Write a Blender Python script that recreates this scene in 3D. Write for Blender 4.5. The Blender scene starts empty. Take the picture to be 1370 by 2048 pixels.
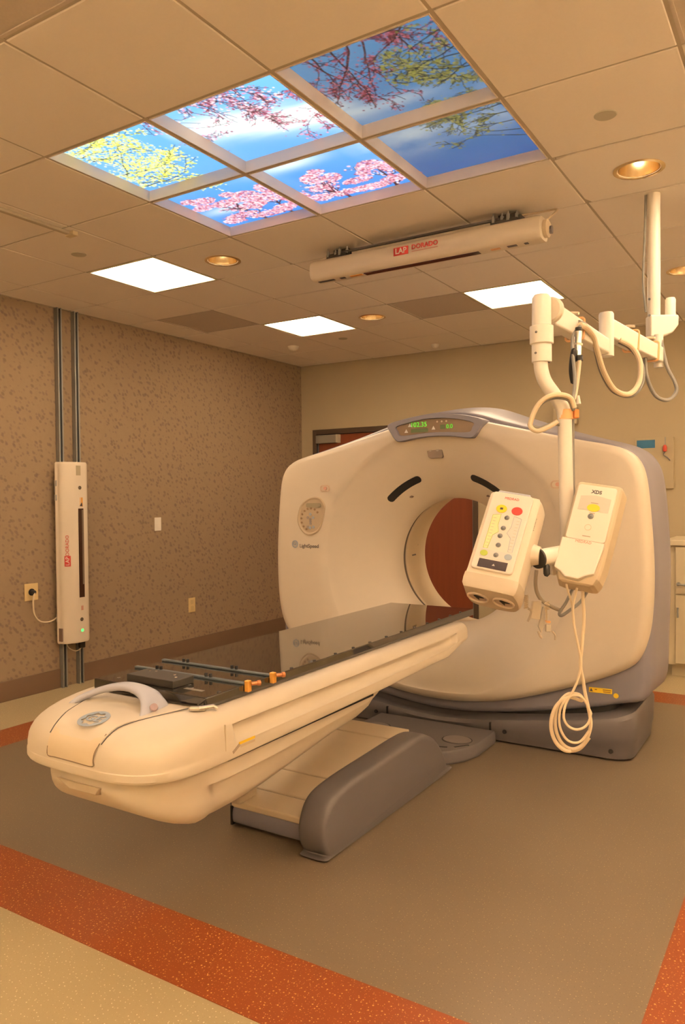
import bpy, bmesh, math, random
import numpy as np
from mathutils import Vector, Matrix
random.seed(7); rng = np.random.default_rng(11)
scene = bpy.context.scene
C = scene.collection

# ------------------------------------------------------------------ camera, light, exposure
FPX, YAW, PITCH, ROLL, CAMZ = 1533.02, 0.5594389, -0.0197193, -0.0098120, 1.45477
F = Vector((-math.sin(YAW)*math.cos(PITCH), math.cos(YAW)*math.cos(PITCH), math.sin(PITCH)))
R0 = Vector((math.cos(YAW), math.sin(YAW), 0)); U0 = R0.cross(F)
CR = R0*math.cos(ROLL) + U0*math.sin(ROLL); CU = -R0*math.sin(ROLL) + U0*math.cos(ROLL)
cam_d = bpy.data.cameras.new('camera'); cam = bpy.data.objects.new('camera', cam_d); C.objects.link(cam)
cam_d.sensor_fit = 'VERTICAL'; cam_d.sensor_height = 24.0; cam_d.lens = 24.0*FPX/2048; cam_d.clip_start = 0.05
cam.matrix_world = Matrix(((CR.x, CU.x, -F.x, 0), (CR.y, CU.y, -F.y, 0), (CR.z, CU.z, -F.z, CAMZ), (0, 0, 0, 1)))
scene.camera = cam
LIGHT_COL = (1.0, 0.73, 0.475)      # warm white fluorescent tubes seen through a daylight white balance
LIGHT_STR = 9.3
FILL_UPLIGHT_STR = 440.0
world = bpy.data.worlds.new('world'); scene.world = world; world.use_nodes = True
world.node_tree.nodes['Background'].inputs[0].default_value = (0.02, 0.016, 0.012, 1)
vs = scene.view_settings
vs.view_transform = 'Standard'; vs.look = 'None'; vs.gamma = 1.0; vs.exposure = 1.0; vs.use_curve_mapping = False

# ------------------------------------------------------------------ measuring helpers (camera survey -> metres)
EYE = Vector((0, 0, CAMZ))
def ray(u, v): return F + CR*((u-685)/FPX) - CU*((v-1024)/FPX)
def pz(u, v, z): d = ray(u, v); return EYE + d*((z-CAMZ)/d.z)
def pxx(u, v, x): d = ray(u, v); return EYE + d*(x/d.x)
def pyy(u, v, y): d = ray(u, v); return EYE + d*(y/d.y)
def pd(u, v, d): return EYE + ray(u, v)*d

# ------------------------------------------------------------------ materials
MATS = {}
def lin(c): return tuple((x/12.92 if x <= 0.04045 else ((x+0.055)/1.055)**2.4) for x in c)
def mat(name, col, rough=0.5, metal=0.0, var=0.06, scale=6.0, emit=None, estr=0, alpha=1, coat=0.0, spec=0.5, bump=0.0, bscale=200):
    if name in MATS: return MATS[name]
    m = bpy.data.materials.new(name); m.use_nodes = True; nt = m.node_tree; b = nt.nodes['Principled BSDF']
    b.inputs['Roughness'].default_value = rough; b.inputs['Metallic'].default_value = metal
    b.inputs['Coat Weight'].default_value = coat; b.inputs['Specular IOR Level'].default_value = spec
    tc = nt.nodes.new('ShaderNodeTexCoord'); nz = nt.nodes.new('ShaderNodeTexNoise'); nz.inputs['Scale'].default_value = scale
    nz.inputs['Detail'].default_value = 3
    mx = nt.nodes.new('ShaderNodeMix'); mx.data_type = 'RGBA'
    mx.inputs['A'].default_value = (*[c*(1-var) for c in col], 1); mx.inputs['B'].default_value = (*[min(1, c*(1+var)) for c in col], 1)
    nt.links.new(tc.outputs['Object'], nz.inputs['Vector']); nt.links.new(nz.outputs['Fac'], mx.inputs['Factor'])
    nt.links.new(mx.outputs['Result'], b.inputs['Base Color'])
    if bump:
        n2 = nt.nodes.new('ShaderNodeTexNoise'); n2.inputs['Scale'].default_value = bscale; bp = nt.nodes.new('ShaderNodeBump')
        bp.inputs['Strength'].default_value = bump; bp.inputs['Distance'].default_value = 0.002
        nt.links.new(tc.outputs['Object'], n2.inputs['Vector']); nt.links.new(n2.outputs['Fac'], bp.inputs['Height']); nt.links.new(bp.outputs['Normal'], b.inputs['Normal'])
    if emit:
        b.inputs['Emission Color'].default_value = (*emit, 1); b.inputs['Emission Strength'].default_value = estr
    if alpha < 1: b.inputs['Alpha'].default_value = alpha
    m.diffuse_color = (*col, 1); MATS[name] = m; return m

def speckle(name, base, flecks, scale=55, size=0.10, rough=0.32):
    """sheet vinyl: plain ground with fine light and dark chips"""
    m = bpy.data.materials.new(name); m.use_nodes = True; nt = m.node_tree; b = nt.nodes['Principled BSDF']; L = nt.links.new
    tc = nt.nodes.new('ShaderNodeTexCoord'); prev = None
    nz = nt.nodes.new('ShaderNodeTexNoise'); nz.inputs['Scale'].default_value = 1.3; nz.inputs['Detail'].default_value = 5
    L(tc.outputs['Object'], nz.inputs['Vector'])
    mx = nt.nodes.new('ShaderNodeMix'); mx.data_type = 'RGBA'
    mx.inputs['A'].default_value = (*[c*0.93 for c in base], 1); mx.inputs['B'].default_value = (*[c*1.07 for c in base], 1)
    L(nz.outputs['Fac'], mx.inputs['Factor']); prev = mx.outputs['Result']
    for k, fc in enumerate(flecks):
        mp = nt.nodes.new('ShaderNodeMapping'); mp.inputs['Location'].default_value = (k*3.3, k*1.7, 0.5)
        vo = nt.nodes.new('ShaderNodeTexVoronoi'); vo.voronoi_dimensions = '2D'; vo.inputs['Scale'].default_value = scale*(1+0.35*k)
        L(tc.outputs['Object'], mp.inputs['Vector']); L(mp.outputs['Vector'], vo.inputs['Vector'])
        sep = nt.nodes.new('ShaderNodeSeparateColor'); L(vo.outputs['Color'], sep.inputs['Color'])
        th = nt.nodes.new('ShaderNodeMath'); th.operation = 'MULTIPLY'; th.inputs[1].default_value = size; L(sep.outputs['Red'], th.inputs[0])
        lt = nt.nodes.new('ShaderNodeMath'); lt.operation = 'LESS_THAN'; L(vo.outputs['Distance'], lt.inputs[0]); L(th.outputs[0], lt.inputs[1])
        m2 = nt.nodes.new('ShaderNodeMix'); m2.data_type = 'RGBA'; m2.inputs['B'].default_value = (*fc, 1)
        L(lt.outputs[0], m2.inputs['Factor']); L(prev, m2.inputs['A']); prev = m2.outputs['Result']
    L(prev, b.inputs['Base Color']); b.inputs['Roughness'].default_value = rough; b.inputs['Specular IOR Level'].default_value = 0.35
    m.diffuse_color = (*base, 1); MATS[name] = m; return m

def wallpaper(name, base, leaf1, leaf2):
    m = bpy.data.materials.new(name); m.use_nodes = True; nt = m.node_tree; b = nt.nodes['Principled BSDF']; L = nt.links.new
    tc = nt.nodes.new('ShaderNodeTexCoord'); nz = nt.nodes.new('ShaderNodeTexNoise'); nz.inputs['Scale'].default_value = 26; nz.inputs['Detail'].default_value = 3
    L(tc.outputs['Object'], nz.inputs['Vector'])
    mx = nt.nodes.new('ShaderNodeMix'); mx.data_type = 'RGBA'; mx.inputs['A'].default_value = (*[c*0.93 for c in base], 1); mx.inputs['B'].default_value = (*[c*1.05 for c in base], 1)
    L(nz.outputs['Fac'], mx.inputs['Factor']); prev = mx.outputs['Result']
    for k, (ang, sc, thr, col, off) in enumerate([(0.7, (1, 17, 25), 0.19, leaf1, 0.0), (-0.6, (1, 25, 16), 0.18, leaf2, 4.3), (0.1, (1, 19, 24), 0.13, leaf2, 7.7)]):
        mp = nt.nodes.new('ShaderNodeMapping'); mp.inputs['Rotation'].default_value = (ang, 0, 0); mp.inputs['Location'].default_value = (0, off, off*0.37)
        m3 = nt.nodes.new('ShaderNodeMapping'); m3.inputs['Scale'].default_value = (0.0, sc[1], sc[2])
        L(tc.outputs['Object'], mp.inputs['Vector']); L(mp.outputs['Vector'], m3.inputs['Vector'])
        vo = nt.nodes.new('ShaderNodeTexVoronoi'); vo.inputs['Scale'].default_value = 1.0; vo.inputs['Randomness'].default_value = 0.9
        L(m3.outputs['Vector'], vo.inputs['Vector'])
        rp = nt.nodes.new('ShaderNodeMapRange'); rp.inputs['From Min'].default_value = thr; rp.inputs['From Max'].default_value = thr+0.16
        rp.inputs['To Min'].default_value = 0.6; rp.inputs['To Max'].default_value = 0.0
        L(vo.outputs['Distance'], rp.inputs['Value'])
        m2 = nt.nodes.new('ShaderNodeMix'); m2.data_type = 'RGBA'; m2.inputs['B'].default_value = (*col, 1)
        L(rp.outputs['Result'], m2.inputs['Factor']); L(prev, m2.inputs['A']); prev = m2.outputs['Result']
    L(prev, b.inputs['Base Color']); b.inputs['Roughness'].default_value = 0.75; b.inputs['Specular IOR Level'].default_value = 0.2
    MATS[name] = m; return m

def wood(name, c1, c2):
    m = bpy.data.materials.new(name); m.use_nodes = True; nt = m.node_tree; b = nt.nodes['Principled BSDF']; L = nt.links.new
    tc = nt.nodes.new('ShaderNodeTexCoord'); mp = nt.nodes.new('ShaderNodeMapping'); mp.inputs['Scale'].default_value = (22, 22, 1.1)
    nz = nt.nodes.new('ShaderNodeTexNoise'); nz.inputs['Scale'].default_value = 1.0; nz.inputs['Detail'].default_value = 6
    L(tc.outputs['Object'], mp.inputs['Vector']); L(mp.outputs['Vector'], nz.inputs['Vector'])
    mx = nt.nodes.new('ShaderNodeMix'); mx.data_type = 'RGBA'; mx.inputs['A'].default_value = (*c1, 1); mx.inputs['B'].default_value = (*c2, 1)
    L(nz.outputs['Fac'], mx.inputs['Factor']); L(mx.outputs['Result'], b.inputs['Base Color']); b.inputs['Roughness'].default_value = 0.4
    MATS[name] = m; return m

CREAM = mat('cream_plastic', (0.69, 0.61, 0.49), 0.42, var=0.02)
CREAM2 = mat('cream_plastic_warm', (0.72, 0.60, 0.43), 0.45, var=0.02)
WHITE = mat('white_enamel', (0.80, 0.75, 0.66), 0.38, var=0.02)
BEIGE = mat('beige_plastic', (0.56, 0.46, 0.32), 0.5, var=0.03)
LAV = mat('grey_blue_plastic', (0.245, 0.235, 0.275), 0.42, var=0.03)
LAV_L = mat('light_grey_blue_plastic', (0.46, 0.47, 0.54), 0.4, var=0.03)
SLATE = mat('slate_plastic', (0.125, 0.112, 0.112), 0.5, var=0.04)
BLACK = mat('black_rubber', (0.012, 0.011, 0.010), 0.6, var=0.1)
GLOSSB = mat('carbon_tabletop', (0.022, 0.018, 0.014), 0.035, var=0.25, scale=60, coat=0.6, spec=0.85)
DARKB = mat('matt_black', (0.03, 0.025, 0.02), 0.45)
STEEL = mat('galvanised_steel', (0.33, 0.34, 0.33), 0.45, 0.7, var=0.12)
CHROME = mat('chrome', (0.75, 0.74, 0.72), 0.15, 1.0)
BRASS = mat('brass_reflector', (0.85, 0.68, 0.42), 0.22, 1.0)
GREYC = mat('grey_cable', (0.22, 0.21, 0.19), 0.5)
CREAMC = mat('cream_cable', (0.72, 0.60, 0.42), 0.5)
ORANGE = mat('orange_strap', (0.80, 0.26, 0.06), 0.5)
PEACH = mat('peach_strap', (0.78, 0.44, 0.20), 0.5)
GOLD = mat('anodised_gold', (0.85, 0.42, 0.08), 0.3, 0.4)
RED = mat('red_print', (0.60, 0.05, 0.04), 0.5)
YELLOW = mat('yellow_print', (0.88, 0.62, 0.03), 0.5)
GREEN = mat('green_print', (0.42, 0.52, 0.08), 0.5)
LBLUE = mat('grey_print', (0.36, 0.42, 0.50), 0.5)
LYELL = mat('pale_yellow_print', (0.80, 0.76, 0.42), 0.5)
LGREY = mat('pale_grey_print', (0.66, 0.64, 0.60), 0.5)
INK = mat('dark_ink', (0.08, 0.07, 0.07), 0.5)
TAPE = mat('dark_violet_panel', (0.055, 0.045, 0.055), 0.35)
LEDG = mat('green_led', (0.05, 0.5, 0.05), 0.4, emit=(0.05, 0.9, 0.12), estr=1.2)
DISPG = mat('green_display', (0.05, 0.3, 0.03), 0.4, emit=(0.12, 0.75, 0.03), estr=0.55)
DISPD = mat('dim_display', (0.10, 0.14, 0.05), 0.4)
SCREEN = mat('console_window', (0.26, 0.185, 0.12), 0.25)
WALLP = wallpaper('leaf_wallpaper', (0.305, 0.225, 0.142), (0.165, 0.112, 0.085), (0.185, 0.125, 0.108))
WALLC = mat('cream_paint', (0.46, 0.385, 0.25), 0.7, var=0.03, scale=2, bump=0.05)
BASEM = mat('brown_cove_base', (0.16, 0.10, 0.06), 0.5, var=0.05)
CEILM = mat('ceiling_tile', (0.86, 0.80, 0.73), 0.85, var=0.02, scale=90, bump=0.15, bscale=350, spec=0.2)
TEEM = mat('tee_bar', (0.50, 0.44, 0.35), 0.6, spec=0.3)
VENT = mat('vent_grey', (0.56, 0.49, 0.42), 0.6, var=0.08, scale=120)
FL_BEIGE = speckle('beige_vinyl', (0.42, 0.345, 0.20), [(0.72, 0.66, 0.45), (0.36, 0.29, 0.17)], 60, 0.13)
FL_BROWN = speckle('brown_grey_vinyl', (0.18, 0.138, 0.09), [(0.36, 0.29, 0.16), (0.12, 0.09, 0.06)], 60, 0.105)
FL_ORNG = speckle('orange_vinyl', (0.25, 0.062, 0.018), [(0.60, 0.36, 0.11), (0.45, 0.16, 0.05)], 60, 0.17)
DOORW = wood('reddish_veneer', (0.17, 0.036, 0.013), (0.25, 0.062, 0.021))
FRAMEB = mat('dark_brown_frame', (0.085, 0.055, 0.035), 0.5)
CABM = mat('cabinet_laminate', (0.62, 0.54, 0.37), 0.5, var=0.02)
BLUEM = mat('blue_card', (0.02, 0.13, 0.26), 0.5)
CLEAR = mat('clear_plastic', (0.72, 0.66, 0.55), 0.25, alpha=0.55)
LENS = mat('fluorescent_lens', (0.9, 0.9, 0.9), 0.6, emit=LIGHT_COL, estr=LIGHT_STR)
LAMP = mat('downlight_lamp', (0.9, 0.85, 0.75), 0.4, emit=(1.0, 0.78, 0.5), estr=14.0)
SKYFRAME = mat('panel_frame', (0.74, 0.66, 0.58), 0.5)

# ------------------------------------------------------------------ mesh helpers
def frame(o, ex, ey, ez):
    return Matrix(((ex[0], ey[0], ez[0], o[0]), (ex[1], ey[1], ez[1], o[1]), (ex[2], ey[2], ez[2], o[2]), (0, 0, 0, 1)))
def spline(pts, n=8, closed=False):
    P = [Vector(p) for p in pts]; out = []; m = len(P)
    for i in range(m if closed else m-1):
        g = (lambda k: P[k % m]) if closed else (lambda k: P[min(max(k, 0), m-1)])
        a, b, c, d = g(i-1), g(i), g(i+1), g(i+2)
        for k in range(n):
            t = k/n
            out.append(0.5*((2*b)+(c-a)*t+(2*a-5*b+4*c-d)*t*t+(3*b-a-3*c+d)*t**3))
    if not closed: out.append(P[-1])
    return out
def resample(poly, n):
    P = np.array([tuple(p)[:2] for p in poly]); Q = np.vstack([P, P[:1]]); s = np.r_[0, np.cumsum(np.hypot(*np.diff(Q, axis=0).T))]
    t = np.linspace(0, s[-1], n, endpoint=False)
    return [(float(np.interp(a, s, Q[:, 0])), float(np.interp(a, s, Q[:, 1]))) for a in t]
def rrect(w, h, r, n=5):
    out = []
    for cx, cy, a0 in ((w/2-r, h/2-r, 0), (-w/2+r, h/2-r, 90), (-w/2+r, -h/2+r, 180), (w/2-r, -h/2+r, 270)):
        for k in range(n+1):
            a = math.radians(a0+90*k/n); out.append((cx+r*math.cos(a), cy+r*math.sin(a)))
    return out
def circ(r, n=24, cx=0, cy=0, ry=None):
    return [(cx+r*math.cos(2*math.pi*k/n), cy+(ry or r)*math.sin(2*math.pi*k/n)) for k in range(n)]

class MB:
    def __init__(s, M=None): s.v = []; s.f = []; s.M = M
    def add(s, vs, fs):
        o = len(s.v); s.v += [tuple((s.M @ Vector(p)) if s.M else p) for p in vs]; s.f += [tuple(i+o for i in f) for f in fs]; return s
    def box(s, c, d, M=None):
        x, y, z = [q/2 for q in d]; vs = []
        for a in (-1, 1):
            for b in (-1, 1):
                for e in (-1, 1):
                    p = Vector((a*x, b*y, e*z)); p = (M @ p) if M else p; vs.append((p[0]+c[0], p[1]+c[1], p[2]+c[2]))
        return s.add(vs, [(0, 1, 3, 2), (4, 6, 7, 5), (0, 4, 5, 1), (2, 3, 7, 6), (0, 2, 6, 4), (1, 5, 7, 3)])
    def bb(s, x0, x1, y0, y1, z0, z1): return s.box(((x0+x1)/2, (y0+y1)/2, (z0+z1)/2), (abs(x1-x0), abs(y1-y0), abs(z1-z0)))
    def loft(s, rings, cap0=True, cap1=True, closed=True):
        n = len(rings[0]); vs = [tuple(p) for r in rings for p in r]; fs = []
        for i in range(len(rings)-1):
            for k in range(n if closed else n-1):
                a = i*n+k; b = i*n+(k+1) % n; fs.append((a, b, b+n, a+n))
        if cap0: fs.append(tuple(range(n-1, -1, -1)))
        if cap1: fs.append(tuple(range((len(rings)-1)*n, len(rings)*n)))
        return s.add(vs, fs)
    def tube(s, pts, r, n=10, caps=True):
        P = [Vector(p) for p in pts]; rr = r if isinstance(r, (list, tuple)) else [r]*len(P); rings = []
        t = (P[1]-P[0]).normalized(); up = Vector((0, 0, 1)) if abs(t.z) < 0.9 else Vector((1, 0, 0))
        nrm = t.cross(up).normalized()
        for i, p in enumerate(P):
            t = (P[min(i+1, len(P)-1)]-P[max(i-1, 0)]).normalized()
            nrm = (nrm - t*nrm.dot(t)); nrm = nrm.normalized() if nrm.length > 1e-6 else t.orthogonal().normalized()
            b = t.cross(nrm); rings.append([p+rr[i]*(nrm*math.cos(2*math.pi*k/n)+b*math.sin(2*math.pi*k/n)) for k in range(n)])
        return s.loft(rings, caps, caps)
    def lathe(s, prof, o, ax, n=32, cap0=False, cap1=False):
        """prof: (radius, along) pairs about axis ax through o"""
        ax = Vector(ax).normalized(); e = ax.orthogonal().normalized(); g = ax.cross(e); o = Vector(o)
        return s.loft([[o+ax*h+r*(e*math.cos(2*math.pi*k/n)+g*math.sin(2*math.pi*k/n)) for k in range(n)] for r, h in prof], cap0, cap1)
    def prism(s, poly, M, d0, d1):
        """poly in (ex,ey) of M, extruded along ez from d0 to d1"""
        return s.loft([[M @ Vector((p[0], p[1], d)) for p in poly] for d in (d0, d1)])
    def ring(s, outer, inner, M, d0, d1, back=True):
        n = len(outer); A = [[M @ Vector((p[0], p[1], d)) for p in poly] for poly, d in ((outer, d0), (outer, d1), (inner, d1), (inner, d0))]
        if back: A.append(A[0])
        return s.loft(A, False, False)
    def build(s, name, m, parent=None, bevel=0.0, seg=2, angle=35, kind=None, flat=False):
        bm = bmesh.new(); vs = [bm.verts.new(p) for p in s.v]
        for f in s.f:
            try: bm.faces.new([vs[i] for i in f])
            except ValueError: pass
        bmesh.ops.remove_doubles(bm, verts=bm.verts, dist=1e-6)
        bmesh.ops.recalc_face_normals(bm, faces=bm.faces)
        if bevel:
            angle = min(angle, 14)
            es = [e for e in bm.edges if len(e.link_faces) == 2 and e.calc_face_angle(0) > 0.5]
            bmesh.ops.bevel(bm, geom=es, offset=bevel, segments=seg, affect='EDGES', profile=0.5, clamp_overlap=True)
        return finish(bm, name, m, parent, angle, kind, flat)
def root_loc(p):
    while p.parent: p = p.parent
    return Vector(p.location)
def finish(bm, name, m, parent, angle=35, kind=None, flat=False):
    me = bpy.data.meshes.new(name); bm.verts.ensure_lookup_table()
    if parent: off = root_loc(parent)
    else:
        co = np.array([v.co[:] for v in bm.verts]); lo, hi = co.min(0), co.max(0); off = Vector(((lo[0]+hi[0])/2, (lo[1]+hi[1])/2, lo[2]))
    bmesh.ops.translate(bm, verts=bm.verts, vec=-off)
    bm.to_mesh(me); bm.free()
    if not flat:
        me.polygons.foreach_set('use_smooth', [True]*len(me.polygons)); me.set_sharp_from_angle(angle=math.radians(angle))
    me.materials.append(m); o = bpy.data.objects.new(name, me); C.objects.link(o)
    if parent: o.parent = parent
    else: o.location = off
    if kind: o['kind'] = kind
    return o
def tag(o, label, cat, group=None):
    o['label'] = label; o['category'] = cat
    if group: o['group'] = group
    return o
def thing(name, label, cat, loc, group=None):
    o = bpy.data.objects.new(name, None); C.objects.link(o); o.location = loc; o.empty_display_size = 0.05
    return tag(o, label, cat, group)
def textmb(body, size, M, depth=0.0006, align='CENTER', bold=0.0):
    cu = bpy.data.curves.new('t', 'FONT'); cu.body = body; cu.size = size; cu.extrude = depth; cu.align_x = align; cu.align_y = 'CENTER'; cu.offset = bold
    cu.resolution_u = 3
    to = bpy.data.objects.new('t', cu); C.objects.link(to); dg = bpy.context.evaluated_depsgraph_get()
    me = bpy.data.meshes.new_from_object(to.evaluated_get(dg)); bpy.data.objects.remove(to); bpy.data.curves.remove(cu)
    mb = MB(M); mb.add([tuple(v.co) for v in me.vertices], [tuple(p.vertices) for p in me.polygons]); bpy.data.meshes.remove(me)
    return mb
def lettering(body, size, M, m, parent, align='CENTER', bold=0.0, name='lettering'):
    return textmb(body, size, M, align=align, bold=bold).build(name, m, parent, flat=True)
def emblem(M, r, m, m2, parent):
    """round two-letter monogram with a scalloped rim"""
    mb = MB(M); rim = [(r*(1+0.0*math.cos(4*a))*math.cos(a), r*math.sin(a)) for a in [2*math.pi*k/48 for k in range(48)]]
    inn = [(0.72*r*(1-0.12*math.cos(8*a))*math.cos(a), 0.72*r*(1-0.12*math.cos(8*a))*math.sin(a)) for a in [2*math.pi*k/48 for k in range(48)]]
    mb.ring(rim, inn, Matrix(), 0, 0.0012)
    o = mb.build('emblem', m, parent)
    textmb('GE', r*0.95, M @ Matrix.Translation((0, 0, 0.0008)), 0.0005, bold=r*0.02).build('monogram', m2, o, flat=True)
    return o

# ------------------------------------------------------------------ the room
H = 2.9323; XL, XR, YB, YF = -5.0025, 2.0, 7.135, -2.0
T = 0.6096; GX, GY = -2.841, 2.149
gx = lambda i: GX+i*T
gy = lambda j: GY+j*T

fl = MB().bb(XL, XR, YF, YB, -0.05, 0.0).build('floor', FL_BEIGE, kind='structure')
BX0, BX1, BY0, BY1, SW = -4.40, -0.118, 1.645, 5.97, 0.30
MB().bb(BX0+SW, BX1-SW, BY0+SW, BY1-SW, 0, 0.0015).build('floor_inlay', FL_BROWN, fl)
for a in ((BX0, BX1, BY0, BY0+SW), (BX0, BX1, BY1-SW, BY1), (BX0, BX0+SW, BY0+SW, BY1-SW), (BX1-SW, BX1, BY0+SW, BY1-SW)):
    MB().bb(*a, 0, 0.0015).build('border_strip', FL_ORNG, fl)
MB().bb(XL-0.1, XL, YF, YB, 0, H+0.2).build('wall_left', WALLP, kind='structure')
WALLW = mat('pale_paint', (0.74, 0.69, 0.60), 0.7)
MB().bb(XR, XR+0.1, YF, YB, 0, H+0.2).build('wall_right', WALLW, kind='structure')
MB().bb(XL-0.1, XR+0.1, YF-0.1, YF, 0, H+0.2).build('wall_front', WALLW, kind='structure')
DX0, DX1, DZ = -4.845, -2.885, 2.205
MB().bb(XL-0.1, DX0, YB, YB+0.12, 0, H+0.2).bb(DX1, XR+0.1, YB, YB+0.12, 0, H+0.2).bb(DX0, DX1, YB, YB+0.12, DZ, H+0.2).build('wall_back', WALLC, kind='structure')
SY0, SY1 = 3.862, 4.018   # the two strut channels interrupt the base
bl = MB().bb(XL, XL+0.012, YF, SY0-0.02, 0, 0.147).bb(XL, XL+0.012, SY1+0.02, YB, 0, 0.147).build('baseboard_left', BASEM, kind='structure', bevel=0.004)
MB().bb(DX1, -1.06, YB-0.012, YB, 0, 0.147).bb(XL+0.012, DX0, YB-0.012, YB, 0, 0.147).build('baseboard_back', BASEM, kind='structure', bevel=0.004)

# double door in the back wall
dr = MB().bb(DX0, DX0+0.05, YB-0.015, YB+0.12, 0, DZ).bb(DX1-0.05, DX1, YB-0.015, YB+0.12, 0, DZ).bb(DX0+0.05, DX1-0.05, YB-0.015, YB+0.12, DZ-0.055, DZ).build('door_1', FRAMEB, kind='structure', bevel=0.003)
dm = (DX0+DX1)/2
for a, b in ((DX0+0.066, dm-0.002), (dm+0.002, DX1-0.066)):
    leaf = MB().bb(a, b, YB+0.015, YB+0.06, 0.008, DZ-0.06).build('door_leaf', DOORW, dr, bevel=0.002)
MB().bb(DX0+0.05, DX0+0.064, YB+0.01, YB+0.05, 0.0, DZ-0.056).build('edge_strip', STEEL, dr)
MB().bb(DX1-0.064, DX1-0.05, YB+0.01, YB+0.05, 0.0, DZ-0.056).build('edge_strip', STEEL, dr)
cl = MB().bb(DX0+0.06, DX0+0.34, YB-0.045, YB+0.015, DZ-0.155, DZ-0.065).build('door_closer', mat('closer_grey', (0.26, 0.24, 0.20), 0.5), dr, bevel=0.006)
MB().bb(DX0+0.33, DX0+0.355, YB-0.05, YB+0.012, DZ-0.155, DZ-0.065).build('end_cap', mat('closer_cap', (0.50, 0.45, 0.36), 0.5), cl)

# suspended ceiling: backing, tees and every tile
ce = MB().bb(XL, XR, YF, YB, H+0.17, H+0.2).build('ceiling', TEEM, kind='structure')
xs = [XL]+[gx(i) for i in range(-3, 8)]+[XR]; ys = [YF]+[gy(j) for j in range(-6, 9)]+[YB]
for i in range(-3, 8):
    w = 0.030 if i in (3, 4) else 0.020
    MB().bb(gx(i)-w/2, gx(i)+w/2, YF, YB, H-0.001, H+0.03).build('main_tee', TEEM, ce)
for j in range(-6, 9):
    MB().bb(XL, XR, gy(j)-0.010, gy(j)+0.010, H, H+0.029).build('cross_tee', TEEM, ce)
SKY = {(i, j) for i in range(3) for j in range(2)}
LIGHTS = [(-2, 2), (-2, 5), (1, 5), (-2, -1), (4, 2), (4, 5), (1, -4), (4, -1)]
VENTS = [(-3, 4), (0, 5), (1, -2), (4, 0)]
DOWN = [(-3.158, 3.672), (-3.138, 5.50), (-0.709, 3.695), (-0.775, 5.52)]
def cell(x, y): return (math.floor((x-GX)/T), math.floor((y-GY)/T))
TILEM = {}
def tile_mesh(w, d):
    k = (round(w, 3), round(d, 3))
    if k not in TILEM:
        g = 0.0065; mb = MB()
        mb.loft([[(sx*(w/2-a), sy*(d/2-a), z) for sx, sy in ((-1, -1), (1, -1), (1, 1), (-1, 1))] for a, z in ((g, 0.016), (g, -0.002), (g+0.003, -0.005))])
        o = mb.build('ceiling_tile', CEILM, None, flat=True); me = o.data
        # keep local origin at the tile centre on the grid plane
        lo = o.location.copy(); me.transform(Matrix.Translation(lo)); bpy.data.objects.remove(o); TILEM[k] = me
    return TILEM[k]
holes = {cell(*d): d for d in DOWN}
used = SKY | set(LIGHTS) | set(VENTS)
for a in range(len(xs)-1):
    for b in range(len(ys)-1):
        c = (a-4, b-7)
        if c in used: continue
        x0, x1, y0, y1 = xs[a], xs[a+1], ys[b], ys[b+1]
        if c in holes:
            hx, hy = holes[c]; g = 0.0065; sq = []; n = 40; ci = []
            X0, X1, Y0, Y1 = x0+g, x1-g, y0+g, y1-g
            for k in range(n):
                an = 2*math.pi*k/n; dx, dy = math.cos(an), math.sin(an)
                t = min(((X1-hx)/dx if dx > 1e-9 else (X0-hx)/dx if dx < -1e-9 else 9), ((Y1-hy)/dy if dy > 1e-9 else (Y0-hy)/dy if dy < -1e-9 else 9))
                sq.append((hx+dx*t, hy+dy*t)); ci.append((hx+dx*0.092, hy+dy*0.092))
            mb = MB(); mb.ring(sq, ci, Matrix(), H-0.005, H+0.016); mb.build('ceiling_tile', CEILM, ce, flat=True)
        else:
            o = bpy.data.objects.new('ceiling_tile', tile_mesh(x1-x0, y1-y0)); C.objects.link(o); o.parent = ce
            o.location = Vector(((x0+x1)/2, (y0+y1)/2, H))-Vector(ce.location)
# out-of-view fill lights added to brighten the ceiling, on walls behind and beside camera
UPL = mat('fill_uplight_tube', (0.9, 0.9, 0.9), 0.5, emit=LIGHT_COL, estr=FILL_UPLIGHT_STR)
def fill_uplight(x0, x1, y0, y1, lb, wx, wy):
    t = thing('added_wall_uplight', lb, 'light', ((x0+x1)/2, (y0+y1)/2, 2.25), 'added fill lights')
    MB().bb(x0, x1, y0, y1, 2.25, 2.262).bb(*((x0, x0+0.012) if wx < 0 else (x0, x1)), *((y1-0.012, y1) if wy > 0 else (y0, y1)), 2.262, 2.33).build('trough', WHITE, t)
    cx, cy = (x0+x1)/2, (y0+y1)/2
    MB().tube([(cx, y0+0.02, 2.295), (cx, y1-0.02, 2.295)] if wx else [(x0+0.02, cy, 2.295), (x1-0.02, cy, 2.295)], 0.013, 10).build('tube', UPL, t)
for k in range(3): fill_uplight(XR-0.12, XR, -0.9+2.5*k, 0.9+2.5*k, ['added fill light on the right wall toward the front corner', 'added fill light halfway along the right wall', 'added fill light on the right wall toward the cabinets'][k], -1, 0)
for k in range(2): fill_uplight(-3.6+2.6*k, -1.8+2.6*k, YF, YF+0.12, ['added fill light on the front wall toward the papered wall', 'added fill light on the front wall toward the right wall'][k], 0, 1)
# wall angle of the ceiling
MB().bb(XL, XL+0.02, YF, YB, H-0.006, H-0.003).bb(XL, XR, YB-0.02, YB, H-0.006, H-0.003).build('wall_angle', TEEM, ce)

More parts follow.
